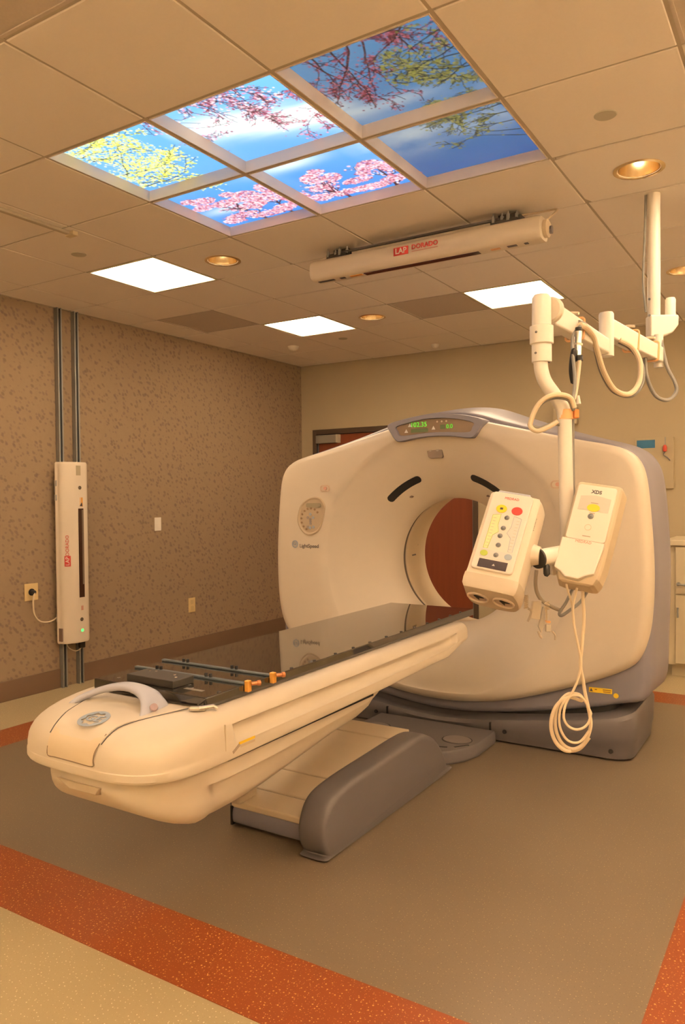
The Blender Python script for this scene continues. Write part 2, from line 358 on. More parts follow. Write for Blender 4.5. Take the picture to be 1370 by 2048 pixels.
# ------------------------------------------------------------------ ceiling fittings
LL = {(-2, 2): 'lit square ceiling light beside a brass downlight, between sky mural and papered wall', (-2, 5): 'lit square ceiling light near the back corner beside the grey vent by the papered wall',
      (1, 5): 'lit square ceiling light behind the injector arm, beside a grey vent', (4, 2): 'lit square ceiling light on the cabinet side of the downlight by the pole',
      (4, 5): 'lit square ceiling light above the cabinet side of the scanner', (-2, -1): 'lit square ceiling light between papered wall and sky mural, toward the front wall',
      (1, -4): 'lit square ceiling light next to a grey vent in the front half of the room', (4, -1): 'lit square ceiling light near the right wall in the front half of the room'}
for (i, j) in LIGHTS:
    x0, y0 = gx(i), gy(j); t = thing('ceiling_light', LL[(i, j)], 'light', (x0+T/2, y0+T/2, H-0.005), 'square ceiling lights')
    o = [(x0+0.008, y0+0.008), (x0+T-0.008, y0+0.008), (x0+T-0.008, y0+T-0.008), (x0+0.008, y0+T-0.008)]
    q = [(x0+0.022, y0+0.022), (x0+T-0.022, y0+0.022), (x0+T-0.022, y0+T-0.022), (x0+0.022, y0+T-0.022)]
    MB().ring(o, q, Matrix(), H-0.006, H+0.03).build('frame', mat('troffer_frame', (0.72, 0.66, 0.45), 0.5), t, flat=True)
    MB().bb(x0+0.021, x0+T-0.021, y0+0.021, y0+T-0.021, H+0.002, H+0.010).build('lens', LENS, t, flat=True)
VL = {(-3, 4): 'grey perforated ceiling vent beside the papered wall', (0, 5): 'grey perforated ceiling vent beyond the ceiling laser bar', (1, -2): 'grey perforated ceiling vent near the front of the sky mural',
      (4, 0): 'grey perforated ceiling vent one tile away from the side of the sky mural'}
for (i, j) in VENTS:
    x0, y0 = gx(i), gy(j); t = thing('ceiling_vent', VL[(i, j)], 'vent', (x0+T/2, y0+T/2, H-0.004), 'grey ceiling vents')
    o = [(x0+0.008, y0+0.008), (x0+T-0.008, y0+0.008), (x0+T-0.008, y0+T-0.008), (x0+0.008, y0+T-0.008)]
    q = [(x0+0.02, y0+0.02), (x0+T-0.02, y0+0.02), (x0+T-0.02, y0+T-0.02), (x0+0.02, y0+T-0.02)]
    MB().ring(o, q, Matrix(), H-0.004, H+0.012).build('frame', VENT, t, flat=True)
    MB().bb(x0+0.02, x0+T-0.02, y0+0.02, y0+T-0.02, H, H+0.008).build('perforated_plate', VENT, t, flat=True)
DL = ['brass recessed downlight between the sky mural and the papered wall', 'brass recessed downlight between two lit square lights near the back wall',
      'large brass recessed downlight beside the ceiling pole of the injector', 'brass recessed downlight behind the ceiling pole of the injector']
for (x, y), lb in zip(DOWN, DL):
    t = thing('downlight', lb, 'light', (x, y, H-0.008), 'round brass downlights')
    MB().lathe([(0.090, 0.0), (0.112, -0.003), (0.112, -0.006), (0.096, -0.008), (0.090, 0.0), (0.082, 0.05), (0.066, 0.10), (0.045, 0.13)], (x, y, H-0.001), (0, 0, 1), 40, False, True).build('reflector', BRASS, t)
    MB().lathe([(0.001, 0.0), (0.016, 0.004), (0.016, 0.075)], (x, y, H+0.04), (0, 0, 1), 16).build('lamp', LAMP, t)
def disc(name, x, y, r, h, lb, m, cat, dome=False):
    prof = [(0.001, -h), (r*0.5, -h*0.9), (r*0.85, -h*0.55), (r, 0)] if dome else [(0.001, -h), (r*0.94, -h), (r, -h*0.5), (r, 0)]
    return tag(MB().lathe(prof, (x, y, H-0.005), (0, 0, 1), 28).build(name, m), lb, cat)
PLATE = mat('cover_plate', (0.50, 0.47, 0.38), 0.6)
disc('cover_plate', -0.717, 3.097, 0.043, 0.004, 'flat round cover plate on the ceiling tile before the large downlight', PLATE, 'cover plate')
disc('cover_plate', -3.79, 3.095, 0.045, 0.004, 'flat round cover plate on the ceiling near the papered wall', PLATE, 'cover plate')
disc('cover_plate', -3.783, 6.08, 0.042, 0.004, 'flat round cover plate on the ceiling behind the second square light', PLATE, 'cover plate')
disc('smoke_detector', -4.38, 6.12, 0.055, 0.045, 'small white smoke detector on the ceiling near the back corner', WHITE, 'smoke detector', True)
disc('smoke_detector', -3.192, 6.82, 0.04, 0.04, 'small white ceiling sensor close to the back wall', WHITE, 'sensor', True)
tr = thing('ceiling_track', 'short painted track fixed along a ceiling tee near the papered wall', 'track', (-3.515, 1.6, H-0.03))
MB().bb(-3.530, -3.500, 0.4, 2.80, H-0.022, H-0.005).build('rail', TEEM, tr, bevel=0.003)
MB().bb(-3.54, -3.472, 2.80, 2.835, H-0.03, H-0.005).build('end_cap', mat('track_cap', (0.62, 0.52, 0.34), 0.5), tr, bevel=0.004)

# ------------------------------------------------------------------ backlit sky mural: six prints cut from one picture
N = 190
def mural():
    W_, H_ = 3*N, 2*N; yy, xx = np.mgrid[0:H_, 0:W_]; u = xx/N; v = yy/N
    def noise(sx, sy, seed):
        r = np.random.default_rng(seed); out = np.zeros((H_, W_)); amp = 1.0
        for o in range(5):
            gxn, gyn = int(3*sx*2**o)+2, int(2*sy*2**o)+2; g = r.random((gyn, gxn))
            a = u/3*(gxn-1.001); b = v/2*(gyn-1.001); i0 = a.astype(int); j0 = b.astype(int); fa = a-i0; fb = b-j0
            fa = fa*fa*(3-2*fa); fb = fb*fb*(3-2*fb)
            out += amp*((g[j0, i0]*(1-fa)+g[j0, i0+1]*fa)*(1-fb)+(g[j0+1, i0]*(1-fa)+g[j0+1, i0+1]*fa)*fb); amp *= 0.5
        return out/1.94
    deep = np.array(lin((0.18, 0.46, 0.78))); light = np.array(lin((0.46, 0.74, 0.93))); white = np.array(lin((0.94, 0.98, 0.97)))
    k = np.clip(0.75-0.35*v+0.25*(noise(1, 1, 3)-0.5), 0, 1)[..., None]
    img = deep*(1-k)+light*k
    # clouds: a bright streak across the middle of the near row and soft veils on the far right
    st = np.exp(-((v-(0.42+0.28*(u-1.0)))/0.17)**2)*np.clip((u-0.8)/0.4, 0, 1)*np.clip((2.25-u)/0.35, 0, 1)
    st *= np.clip(1.6*noise(1.5, 6, 5), 0, 1)
    st2 = np.exp(-((v-1.30+0.10*(u-2))/0.28)**2)*np.clip((u-1.7)/0.4, 0, 1)*np.clip(noise(2.5, 3, 8)*2.0-0.55, 0, 1)
    st3 = np.exp(-((v-1.16)/0.09)**2)*np.exp(-((u-1.25)/0.3)**2)*0.6
    st4 = np.exp(-((v-1.62)/0.08)**2)*np.exp(-((u-0.3)/0.25)**2)*0.5+np.exp(-((v-0.82)/0.08)**2)*np.exp(-((u-2.35)/0.3)**2)*0.6
    c = np.clip(st*1.35+st2*0.8+st3+st4, 0, 1)[..., None]; img = img*(1-c)+white*c
    def dot(x, y, r, col, a=1.0):
        x0, x1, y0, y1 = int(max(0, (x-r)*N)), int(min(W_, (x+r)*N+2)), int(max(0, (y-r)*N)), int(min(H_, (y+r)*N+2))
        if x1 <= x0 or y1 <= y0: return
        d = np.hypot(u[y0:y1, x0:x1]-x, v[y0:y1, x0:x1]-y); m = (np.clip((r-d)*N+0.5, 0, 1)*a)[..., None]
        img[y0:y1, x0:x1] = img[y0:y1, x0:x1]*(1-m)+np.array(col)*m
    rd = random.Random(5)
    def branch(x, y, ang, ln, th, depth, bark, cols, br, dens, spread=0.55, clip=None):
        n = max(4, int(ln*N/1.2)); a = ang
        for s in range(n):
            a += rd.gauss(0, 0.05); x += math.cos(a)*ln/n; y += math.sin(a)*ln/n
            if clip and not clip(x, y): return
            dot(x, y, max(0.0035, th*(1-0.6*s/n)), bark, 0.9)
            if rd.random() < dens*(1.6-0.35*depth):
                q = rd.choice(cols); dot(x+rd.gauss(0, 0.022), y+rd.gauss(0, 0.022), br*rd.uniform(0.5, 1.25), q, rd.uniform(0.6, 0.95))
            if depth > 0 and rd.random() < 3.2/n: branch(x, y, a+rd.choice((-1, 1))*rd.uniform(0.3, spread+0.35), ln*rd.uniform(0.35, 0.6), th*0.55, depth-1, bark, cols, br, dens, spread, clip)
    pink = [lin(c) for c in ((0.86, 0.56, 0.64), (0.93, 0.74, 0.78), (0.70, 0.36, 0.46), (0.55, 0.24, 0.34), (0.97, 0.86, 0.86))]
    rose = [lin(c) for c in ((0.80, 0.38, 0.46), (0.88, 0.52, 0.58), (0.62, 0.20, 0.30), (0.50, 0.15, 0.24))]
    yel = [lin(c) for c in ((0.90, 0.92, 0.30), (0.98, 0.97, 0.45), (0.78, 0.82, 0.32), (0.96, 0.93, 0.62))]
    ygr = [lin(c) for c in ((0.66, 0.66, 0.30), (0.55, 0.55, 0.30), (0.74, 0.72, 0.40))]
    bark = lin((0.24, 0.12, 0.14)); bark2 = lin((0.20, 0.24, 0.22))
    # yellow-green crown, near left panel
    for k in range(10): branch(0.02+0.05*rd.random(), 0.10+0.8*rd.random(), rd.uniform(-0.45, 0.5), 0.55, 0.007, 2, bark2, yel, 0.011, 0.30)
    for k in range(3600):
        a = rd.uniform(0, 6.283); q = math.sqrt(rd.random()); x, y = 0.26+0.40*q*math.cos(a), 0.42+0.44*q*math.sin(a)
        dot(x, y, rd.uniform(0.004, 0.011), rd.choice(yel), rd.uniform(0.3, 0.9)) if rd.random() < 0.45+0.45*math.sin(9*x+3*y)*math.sin(11*y-4*x) else None
    # pink twigs falling from the near edge
    for x, a in ((0.80, 1.25), (0.92, 1.5), (1.05, 1.15), (1.16, 0.95), (1.28, 1.3), (1.40, 1.0), (1.62, 1.6), (1.2, 0.7)): branch(x, -0.02, a, 0.50, 0.005, 3, bark, pink, 0.009, 0.24)
    # dark rose branches over the far corner panel
    for x, a, l in ((2.05, 1.0, 0.6), (2.15, 1.5, 0.6), (2.32, 1.7, 0.85), (2.42, 1.3, 0.8), (2.55, 1.9, 0.75), (2.70, 1.4, 0.5), (2.85, 1.9, 0.55), (2.2, 0.6, 0.5)): branch(x, -0.02, a, l, 0.008, 3, bark, rose, 0.009, 0.30)
    for y, a in ((0.25, 3.0), (0.42, 2.8), (0.55, 3.3), (0.7, 3.1), (0.62, 2.7)): branch(3.02, y, a, 0.42, 0.007, 3, bark2, ygr, 0.012, 0.18)
    for y, a in ((1.05, 2.9), (1.18, 3.2), (1.30, 3.0), (1.45, 3.3), (1.6, 3.1), (1.72, 3.2)): branch(3.02, y, a, 0.45, 0.007, 3, bark2, ygr, 0.011, 0.16)
    # blossom bushes along the far edge
    def bush(cx, cy, rx, ry, n, cols):
        for k in range(n):
            a = rd.uniform(0, 6.283); q = math.sqrt(rd.random()); dot(cx+rx*q*math.cos(a), cy+ry*q*math.sin(a), rd.uniform(0.006, 0.013), rd.choice(cols), rd.uniform(0.45, 0.95))
    for x, y in ((0.75, 2.0), (0.45, 2.02), (1.32, 2.0), (1.78, 2.0)): branch(x, y, -1.55, 0.40, 0.014, 3, bark, pink, 0.014, 0.15)
    for b in ((0.22, 1.36, 0.14, 0.07), (0.38, 1.50, 0.16, 0.07), (0.10, 1.30, 0.08, 0.05), (0.62, 1.48, 0.14, 0.12), (0.80, 1.60, 0.14, 0.10), (0.55, 1.66, 0.14, 0.07), (0.86, 1.42, 0.08, 0.10), (0.95, 1.75, 0.1, 0.1),
              (0.3, 1.8, 0.2, 0.05), (0.12, 1.48, 0.12, 0.06), (0.15, 1.88, 0.12, 0.06), (0.5, 1.36, 0.08, 0.05), (0.78, 1.85, 0.14, 0.06), (1.1, 1.86, 0.09, 0.08), (1.6, 1.9, 0.2, 0.06), (0.6, 1.9, 0.25, 0.06), (1.24, 1.50, 0.10, 0.10), (1.34, 1.40, 0.08, 0.06), (1.40, 1.55, 0.09, 0.08), (1.18, 1.68, 0.08, 0.07), (1.55, 1.72, 0.14, 0.06), (1.78, 1.52, 0.11, 0.09), (1.90, 1.60, 0.09, 0.1), (1.66, 1.62, 0.07, 0.05), (1.4, 1.88, 0.3, 0.05), (1.85, 1.85, 0.15, 0.06)):
        bush(*b, int(9500*b[2]*b[3]/0.3), pink)
    return np.clip(img, 0, 1)
IMG = mural()
def print_mat(name, strength):
    m = bpy.data.materials.new(name); m.use_nodes = True; nt = m.node_tree; b = nt.nodes['Principled BSDF']
    a = nt.nodes.new('ShaderNodeAttribute'); a.attribute_name = 'print'; b.inputs['Base Color'].default_value = (0.05, 0.05, 0.05, 1); b.inputs['Roughness'].default_value = 0.4
    nt.links.new(a.outputs['Color'], b.inputs['Emission Color']); b.inputs['Emission Strength'].default_value = strength; return m
PR = [print_mat('backlit_print', 0.85), print_mat('backlit_print_dimmer', 0.30)]  # lower strength imitates how the right column darkens at its viewing angle
SL = {(0, 0): 'backlit ceiling panel printed with a yellow-green tree crown', (1, 0): 'backlit ceiling panel printed with pink twigs over a white cloud streak', (2, 0): 'backlit ceiling panel printed with dense dark rose branches',
      (0, 1): 'backlit ceiling panel printed with a mass of pink blossom on deep blue', (1, 1): 'backlit ceiling panel printed with small blossom trees below blue sky', (2, 1): 'backlit ceiling panel printed with hazy clouds and thin olive twigs'}
for (i, j) in sorted(SKY):
    x0, y0 = gx(i), gy(j); t = thing('sky_panel', SL[(i, j)], 'ceiling panel', (x0+T/2, y0+T/2, H-0.005), 'backlit sky mural panels')
    a, b, h = 0.010, 0.014, 0.046; b2 = 0.022
    o = [(x0+a, y0+a), (x0+T-a, y0+a), (x0+T-a, y0+T-a), (x0+a, y0+T-a)]; q = [(x0+b, y0+b), (x0+T-b, y0+b), (x0+T-b, y0+T-b), (x0+b, y0+T-b)]; q2 = [(x0+b2, y0+b2), (x0+T-b2, y0+b2), (x0+T-b2, y0+T-b2), (x0+b2, y0+T-b2)]
    MB().loft([[(p[0], p[1], z_) for p in r_] for r_, z_ in ((o, H+h), (o, H-0.005), (q, H-0.005), (q2, H+h))], False, False).build('frame', SKYFRAME, t, flat=True)
    g = np.linspace(0, 1, N); X, Y = np.meshgrid(x0+b2-0.003+g*(T-2*b2+0.006), y0+b2-0.003+g*(T-2*b2+0.006))
    co = np.stack([X-(x0+T/2), Y-(y0+T/2), np.full_like(X, h-0.004+0.005)], -1).reshape(-1, 3).astype(np.float32)
    idx = np.arange(N*N).reshape(N, N); fc = np.stack([idx[:-1, :-1], idx[1:, :-1], idx[1:, 1:], idx[:-1, 1:]], -1).reshape(-1, 4)
    me = bpy.data.meshes.new('print'); me.vertices.add(len(co)); me.vertices.foreach_set('co', co.ravel())
    me.loops.add(fc.size); me.loops.foreach_set('vertex_index', fc.ravel().astype(np.int32)); me.polygons.add(len(fc)); me.polygons.foreach_set('loop_start', np.arange(0, fc.size, 4, dtype=np.int32))
    me.update(calc_edges=True); ca = me.color_attributes.new('print', 'FLOAT_COLOR', 'POINT')
    px_ = np.ones((N*N, 4), np.float32); px_[:, :3] = IMG[j*N:(j+1)*N, i*N:(i+1)*N].reshape(-1, 3); ca.data.foreach_set('color', px_.ravel())
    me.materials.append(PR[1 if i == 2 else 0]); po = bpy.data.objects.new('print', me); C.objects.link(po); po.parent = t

# ------------------------------------------------------------------ CT scanner gantry
GC, ZC = -2.0, 1.04     # bore axis runs along +Y through (GC, ZC)
half = [(0, 1.925), (0.2, 1.915), (0.403, 1.870), (0.63, 1.814), (0.867, 1.757), (0.99, 1.731), (1.09, 1.70), (1.160, 1.645), (1.199, 1.54), (1.223, 1.30), (1.236, 1.05), (1.230, 0.82), (1.21, 0.67), (1.175, 0.575), (1.12, 0.515), (0.966, 0.435), (0.69, 0.328), (0.42, 0.245), (0.2, 0.208)]
body = [(0, 1.975), (0.2, 1.960), (0.403, 1.900), (0.63, 1.835), (0.867, 1.775), (0.99, 1.745), (1.09, 1.708), (1.155, 1.645), (1.194, 1.54), (1.220, 1.30), (1.232, 1.05), (1.230, 0.82), (1.222, 0.6), (1.215, 0.40), (1.18, 0.33), (1.07, 0.300), (0.885, 0.250), (0.54, 0.181), (0.3, 0.143), (0.15, 0.125)]
def polar(h, zb, n):
    pts = h+[(0, zb)]+[(-x, z) for x, z in reversed(h[1:])]
    sp = spline([(x, z, 0) for x, z in pts], 8, True); a = np.array([math.atan2(p[1]-ZC, p[0]) for p in sp]); r = np.array([math.hypot(p[0], p[1]-ZC) for p in sp])
    o = np.argsort(a); a, r = a[o], r[o]; a = np.r_[a-2*np.pi, a, a+2*np.pi]; r = np.r_[r, r, r]
    th = np.linspace(-np.pi, np.pi, n, endpoint=False); return th, np.interp(th, a, r), lambda q: float(np.interp(q, a, r))
NT = 256
TH, ROUT, rout = polar(half, 0.198, NT)
TH, RBOD, rbod = polar(body, 0.119, NT)
DK_R = [0.400, 0.404, 0.42, 0.46, 0.53, 0.61, 0.70, 0.76, 0.80]; DK_Y = [4.60, 4.575, 4.545, 4.49, 4.427, 4.373, 4.325, 4.298, 4.284]
def ringsfor(rt):
    rd_ = min(0.80, rt-0.065); sc = (rd_-0.40)/0.40
    pr = [(0.40+(r-0.40)*sc, y) for r, y in zip(DK_R, DK_Y)]
    e = 0.055; f0 = pr[-1][0]+0.006; f1 = rt-e
    pr += [(f0, 4.279)]+[(f0+(f1-f0)*k/4, 4.277-0.006*math.sin(math.pi*k/4*0.5)+0.0) for k in range(1, 5)]
    for k in range(1, 6):
        a = math.pi/2*k/5; pr.append((f1+e*math.sin(a), 4.271+0.06*(1-math.cos(a))))
    pr += [(rt, 4.375), (rt-0.004, 4.405)]
    return pr
def front_y(dx, z):
    r = math.hypot(dx, z-ZC); pr = ringsfor(rout(math.atan2(z-ZC, dx)))
    return float(np.interp(r, [p[0] for p in pr[:-1]], [p[1] for p in pr[:-1]]))
ct = thing('scanner_gantry', 'large cream and grey-blue ring-shaped scanner gantry with open bore', 'scanner', (GC, 4.6, 0))
PR_ = [ringsfor(r) for r in ROUT]; nr = len(PR_[0])
mb = MB(); mb.loft([[(GC+PR_[k][q][0]*math.cos(TH[k]), PR_[k][q][1], ZC+PR_[k][q][0]*math.sin(TH[k])) for k in range(NT)] for q in range(nr)], False, False)
fc = mb.build('front_cover', CREAM, ct, angle=60)
yprof = [(-0.045, 4.338), (-0.018, 4.345), (0.0, 4.378), (0.0, 4.55), (0.012, 4.80), (0.006, 4.90), (-0.03, 4.975), (-0.09, 5.02), (-0.25, 5.05)]
def lift(k, y):  # the rear cover arches higher than the front
    w = max(0.0, math.sin(TH[k])); return 0.055*w**3*max(0, min(1, (y-4.40)/0.3))
rings = [[(GC+(RBOD[k]+dr_+lift(k, y)-0.002)*math.cos(TH[k]), y, ZC+(RBOD[k]+dr_+lift(k, y)-0.002)*math.sin(TH[k])) for k in range(NT)] for dr_, y in yprof]
rings.append([(GC+0.466*math.cos(a), 5.06, ZC+0.466*math.sin(a)) for a in TH])
rings.insert(0, [(GC+(ROUT[k]-0.035)*math.cos(TH[k]), 4.339, ZC+(ROUT[k]-0.035)*math.sin(TH[k])) for k in range(NT)])
MB().loft(rings, False, False).build('side_cover', LAV, ct, angle=50)
MB().lathe([(0.400, 4.60), (0.400, 4.606), (0.416, 4.608), (0.416, 4.618)], (GC, 0, ZC), (0, 1, 0), 128).build('bore_lip', CREAM, ct, angle=30)
MB().lathe([(0.414, 4.617), (0.414, 4.66)], (GC, 0, ZC), (0, 1, 0), 128).build('scan_window', mat('scan_window', (0.16, 0.13, 0.10), 0.15), ct)
bl_ = MB().lathe([(0.416, 4.659), (0.404, 4.661), (0.403, 4.675), (0.414, 4.76), (0.432, 4.90), (0.456, 5.05), (0.468, 5.062)], (GC, 0, ZC), (0, 1, 0), 128).build('bore_liner', CREAM2, ct, angle=40)
MB().box((GC-0.424, 4.82, ZC+0.005), (0.006, 0.12, 0.010), Matrix.Rotation(math.radians(9), 4, 'Z')).build('seam_slot', INK, bl_)
MB().box((GC-0.424, 4.87, ZC+0.075), (0.006, 0.012, 0.016), Matrix.Rotation(math.radians(9), 4, 'Z')).build('screw', BEIGE, bl_)
# base plinth under the skirt
def sk(dx):
    return float(np.interp(abs(dx), [0, .15, .3, .54, .885, 1.07, 1.2], [.119, .125, .143, .181, .250, .300, .34]))
plan = rrect(2.30, 0.71, 0.11, 6); pc = (GC, 4.615)
def plan_ring(ins, zf): return [(pc[0]+p[0]*(1-ins/1.15), pc[1]+p[1]*(1-ins/0.355), zf(p[0])) for p in rs]
rs = resample(plan, 120)
gapf = lambda dx: sk(dx)-(0.016+0.040*min(1, (abs(dx)/1.05)**2))
base = MB().loft([plan_ring(0.05, lambda d: 0.004), plan_ring(0.02, lambda d: 0.014), plan_ring(0.012, lambda d: 0.03+0.25*(gapf(d)-0.03)), plan_ring(0.006, lambda d: 0.035+0.30*(gapf(d)-0.03)), plan_ring(0.0, lambda d: gapf(d)-0.02), plan_ring(0.012, lambda d: gapf(d)), plan_ring(0.08, lambda d: gapf(d))]).build('base', SLATE, ct, angle=40)
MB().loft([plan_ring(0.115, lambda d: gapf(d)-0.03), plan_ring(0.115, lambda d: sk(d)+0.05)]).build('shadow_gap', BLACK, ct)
for dx in (0.43, 1.03, -0.43, -1.03): MB().lathe([(0.001, -0.004), (0.011, -0.004), (0.013, 0.004)], (GC+dx, 4.262, 0.06 if abs(dx) > 1 else 0.075), (0, 1, 0), 16).build('bolt', BLACK, base)
for dx in (0.345, -0.345): MB().bb(GC+dx-0.004, GC+dx+0.004, 4.252, 4.28, 0.02, 0.12).build('joint', BLACK, base)

FY = frame((GC, 0, 0), (1, 0, 0), (0, 0, 1), (0, -1, 0))   # (dx, z, out toward the couch)
def on_front(dx, z, out=0.0): return frame((GC+dx, front_y(dx, z)-out, z), (1, 0, 0), (0, 0, 1), (0, -1, 0))
# display console set into the top of the ring
co_o = spline([(-0.318, 1.905, 0), (-0.295, 1.845, 0), (-0.262, 1.803, 0), (-0.225, 1.795, 0), (-0.11, 1.812, 0), (0, 1.817, 0), (0.11, 1.812, 0), (0.225, 1.795, 0), (0.262, 1.803, 0), (0.295, 1.845, 0), (0.318, 1.898, 0), (0.20, 1.935, 0), (0.08, 1.951, 0), (0, 1.953, 0), (-0.08, 1.951, 0), (-0.20, 1.935, 0)], 6, True)
co_i = spline([(-0.252, 1.888, 0), (-0.245, 1.858, 0), (-0.232, 1.835, 0), (-0.19, 1.832, 0), (-0.09, 1.839, 0), (0, 1.842, 0), (0.09, 1.839, 0), (0.19, 1.832, 0), (0.232, 1.835, 0), (0.245, 1.858, 0), (0.252, 1.884, 0), (0.17, 1.908, 0), (0.07, 1.922, 0), (0, 1.924, 0), (-0.07, 1.922, 0), (-0.17, 1.908, 0)], 6, True)
cn = MB().loft([[FY @ Vector((p[0], p[1], d)) for p in poly] for poly, d in ((co_o, -4.42), (co_o, -4.252), ([(q[0]*0.985, 1.87+(q[1]-1.87)*0.95) for q in co_o], -4.244), ([(q[0]*1.02, 1.875+(q[1]-1.875)*1.06) for q in co_i], -4.244), (co_i, -4.256))], True, False).build('display_console', LAV, ct, angle=40)
scn = MB().loft([[FY @ Vector((p[0], p[1], d)) for p in co_i] for d in (-4.255, -4.27)], True, False).build('display_window', SCREEN, cn)
FS = lambda x, z: frame((GC+x, 4.2535, z), (1, 0, 0), (0, 0, 1), (0, -1, 0))
lettering('102.35', 0.042, FS(-0.105, 1.893), DISPG, scn, name='digits'); lettering('0.0', 0.036, FS(0.10, 1.872), DISPG, scn, name='digits')
MB(FS(-0.10, 1.858)).box((0, 0, 0), (0.115, 0.022, 0.001)).build('dim_digits', DISPD, scn); MB(FS(0.055, 1.872)).box((0, 0, 0), (0.03, 0.026, 0.001)).build('dim_digits', DISPD, scn)
for x, z in ((-0.19, 1.858), (-0.165, 1.893), (-0.005, 1.868)): MB(FS(x, z)).prism([(-0.013, -0.010), (0.013, -0.010), (0, 0.013)], Matrix(), 0, 0.0012).build('indicator', LGREY, scn)
for x in (0.02, 0.05, 0.08): MB(FS(x, 1.905)).prism(circ(0.006, 10), Matrix(), 0, 0.001).build('indicator', BEIGE, scn)
# square intercom panel
sq = [(-0.050, 0.036), (0.040, 0.036), (0.052, 0.028), (0.056, -0.026), (0.048, -0.036), (-0.028, -0.036), (-0.042, -0.026), (-0.054, 0.026)]
ic = MB(on_front(-0.035, 1.724, 0.004)).prism(sq, Matrix(), -0.04, 0.004).build('intercom_panel', mat('intercom', (0.30, 0.235, 0.18), 0.4), ct, bevel=0.003)
for x, z in ((-0.026, 0.016), (0.022, 0.016)): MB(on_front(-0.035, 1.724, 0.0085)).prism(circ(0.010, 14, x, z), Matrix(), 0, 0.001).build('button', mat('pale_button', (0.48, 0.42, 0.36), 0.4), ic)
# positioning-lamp slots in the dish
for s in (-1, 1):
    pts = []
    for k in range(13):
        a = math.radians(90-s*(20+24*k/12)); r = 0.555
        dx, z = r*math.cos(a), ZC+r*math.sin(a); pts.append((dx, z))
    rows = []
    for (dx, z) in pts:
        a = math.atan2(z-ZC, dx); row = []
        for w in (-0.021, 0.021):
            x2, z2 = (0.555+w)*math.cos(a), ZC+(0.555+w)*math.sin(a); row.append((x2, z2))
        rows.append(row)
    poly = [r[1] for r in rows]; pass
    def capend(rw, sign):
        cx, cz = (rw[0][0]+rw[1][0])/2, (rw[0][1]+rw[1][1])/2; tx, tz = rw[1][0]-rw[0][0], rw[1][1]-rw[0][1]
        return [(cx+0.5*(tx*math.cos(b)+sign*tz*math.sin(b)), cz+0.5*(tz*math.cos(b)-sign*tx*math.sin(b))) for b in [math.pi*k/6 for k in range(1, 6)]]
    sgn = s
    poly = poly+capend(rows[-1], sgn)+[r[0] for r in reversed(rows)]+[p for p in reversed(capend(rows[0], -sgn))]
    MB().loft([[(GC+x, front_y(x, z)-o_, z) for x, z in poly] for o_ in (-0.02, 0.003)]).build('lamp_slot', BLACK, ct)
    x, z = s*0.265, 1.452
    MB(on_front(x, z, 0.002)).prism([(0.014*math.cos(t_)*1.0, 0.007*math.sin(t_)) for t_ in [2*math.pi*k/12 for k in range(12)]], Matrix(), -0.01, 0.002).build('marker', mat('marker_brown', (0.16, 0.11, 0.07), 0.5), ct)
# oval control panels and stop buttons on both shoulders
cp = [(-1.035, 1.325), (-1.012, 1.395), (-0.960, 1.440), (-0.900, 1.458), (-0.845, 1.448), (-0.814, 1.405), (-0.815, 1.36), (-0.835, 1.29), (-0.865, 1.228), (-0.915, 1.200), (-0.965, 1.200), (-1.010, 1.235), (-1.033, 1.280)]
for s in (1, -1):
    o = [(p[0]*s, p[1]) for p in spline([(x, z, 0) for x, z in cp], 5, True)]; cx, cz = -0.925*s, 1.325
    q = [(cx+(x-cx)*0.84, cz+(z-cz)*0.86) for x, z in o]
    pan = MB().loft([[(GC+x, front_y(x, z)-d, z) for x, z in poly] for poly, d in ((o, -0.01), (o, 0.004), ([(cx+(x-cx)*0.93, cz+(z-cz)*0.94) for x, z in o], 0.007), (q, 0.0015))], True, True).build('control_panel', mat('panel_beige', (0.52, 0.42, 0.29), 0.45), ct, angle=25)
    yb_ = front_y(cx, cz)-0.002
    for k in range(10):
        a = math.radians(40+k*22.5); MB(frame((GC+cx-0.005+0.075*math.cos(a), yb_, cz-0.02+0.075*math.sin(a)), (1, 0, 0), (0, 0, 1), (0, -1, 0))).prism(circ(0.0075, 10), Matrix(), 0, 0.003).build('button', mat('button_brown', (0.30, 0.20, 0.11), 0.4), pan)
    for k, (x, z) in enumerate(((0, 0), (0.022, 0.012), (-0.022, 0.012), (0, 0.035), (0, -0.028), (0.024, -0.052), (-0.022, -0.052), (-0.004, -0.056), (0.0, -0.014))):
        MB(frame((GC+cx-0.005+x, yb_, cz-0.02+z), (1, 0, 0), (0, 0, 1), (0, -1, 0))).prism(circ(0.010, 10), Matrix(), 0, 0.003).build('button', LBLUE if k % 2 else mat('button_grey', (0.34, 0.30, 0.27), 0.4), pan)
    MB(frame((GC+cx+0.02, yb_, cz+0.075), (1, 0, 0), (0, 0, 1), (0, -1, 0))).prism(rrect(0.12, 0.03, 0.012), Matrix(), -0.002, 0.002).build('label_strip', mat('label_olive', (0.34, 0.30, 0.20), 0.4), pan)
    ex = -0.812 if s > 0 else 0.742
    es = MB(on_front(ex, 1.513, 0.002)).ring(resample(rrect(0.075, 0.044, 0.02), 32), resample(rrect(0.062, 0.032, 0.015), 32), Matrix(), -0.01, 0.003).build('stop_button', mat('stop_ring', (0.66, 0.50, 0.36), 0.5), ct)
    MB(on_front(ex+0.004, 1.513, 0.003)).prism(circ(0.012, 14), Matrix(), -0.01, 0.006).build('button', mat('stop_pink', (0.70, 0.40, 0.30), 0.5), es)
emblem(on_front(-1.059, 1.135, 0.002), 0.026, LBLUE, LBLUE, ct)
lettering('LightSpeed', 0.036, on_front(-0.945, 1.124, 0.002), INK, ct)
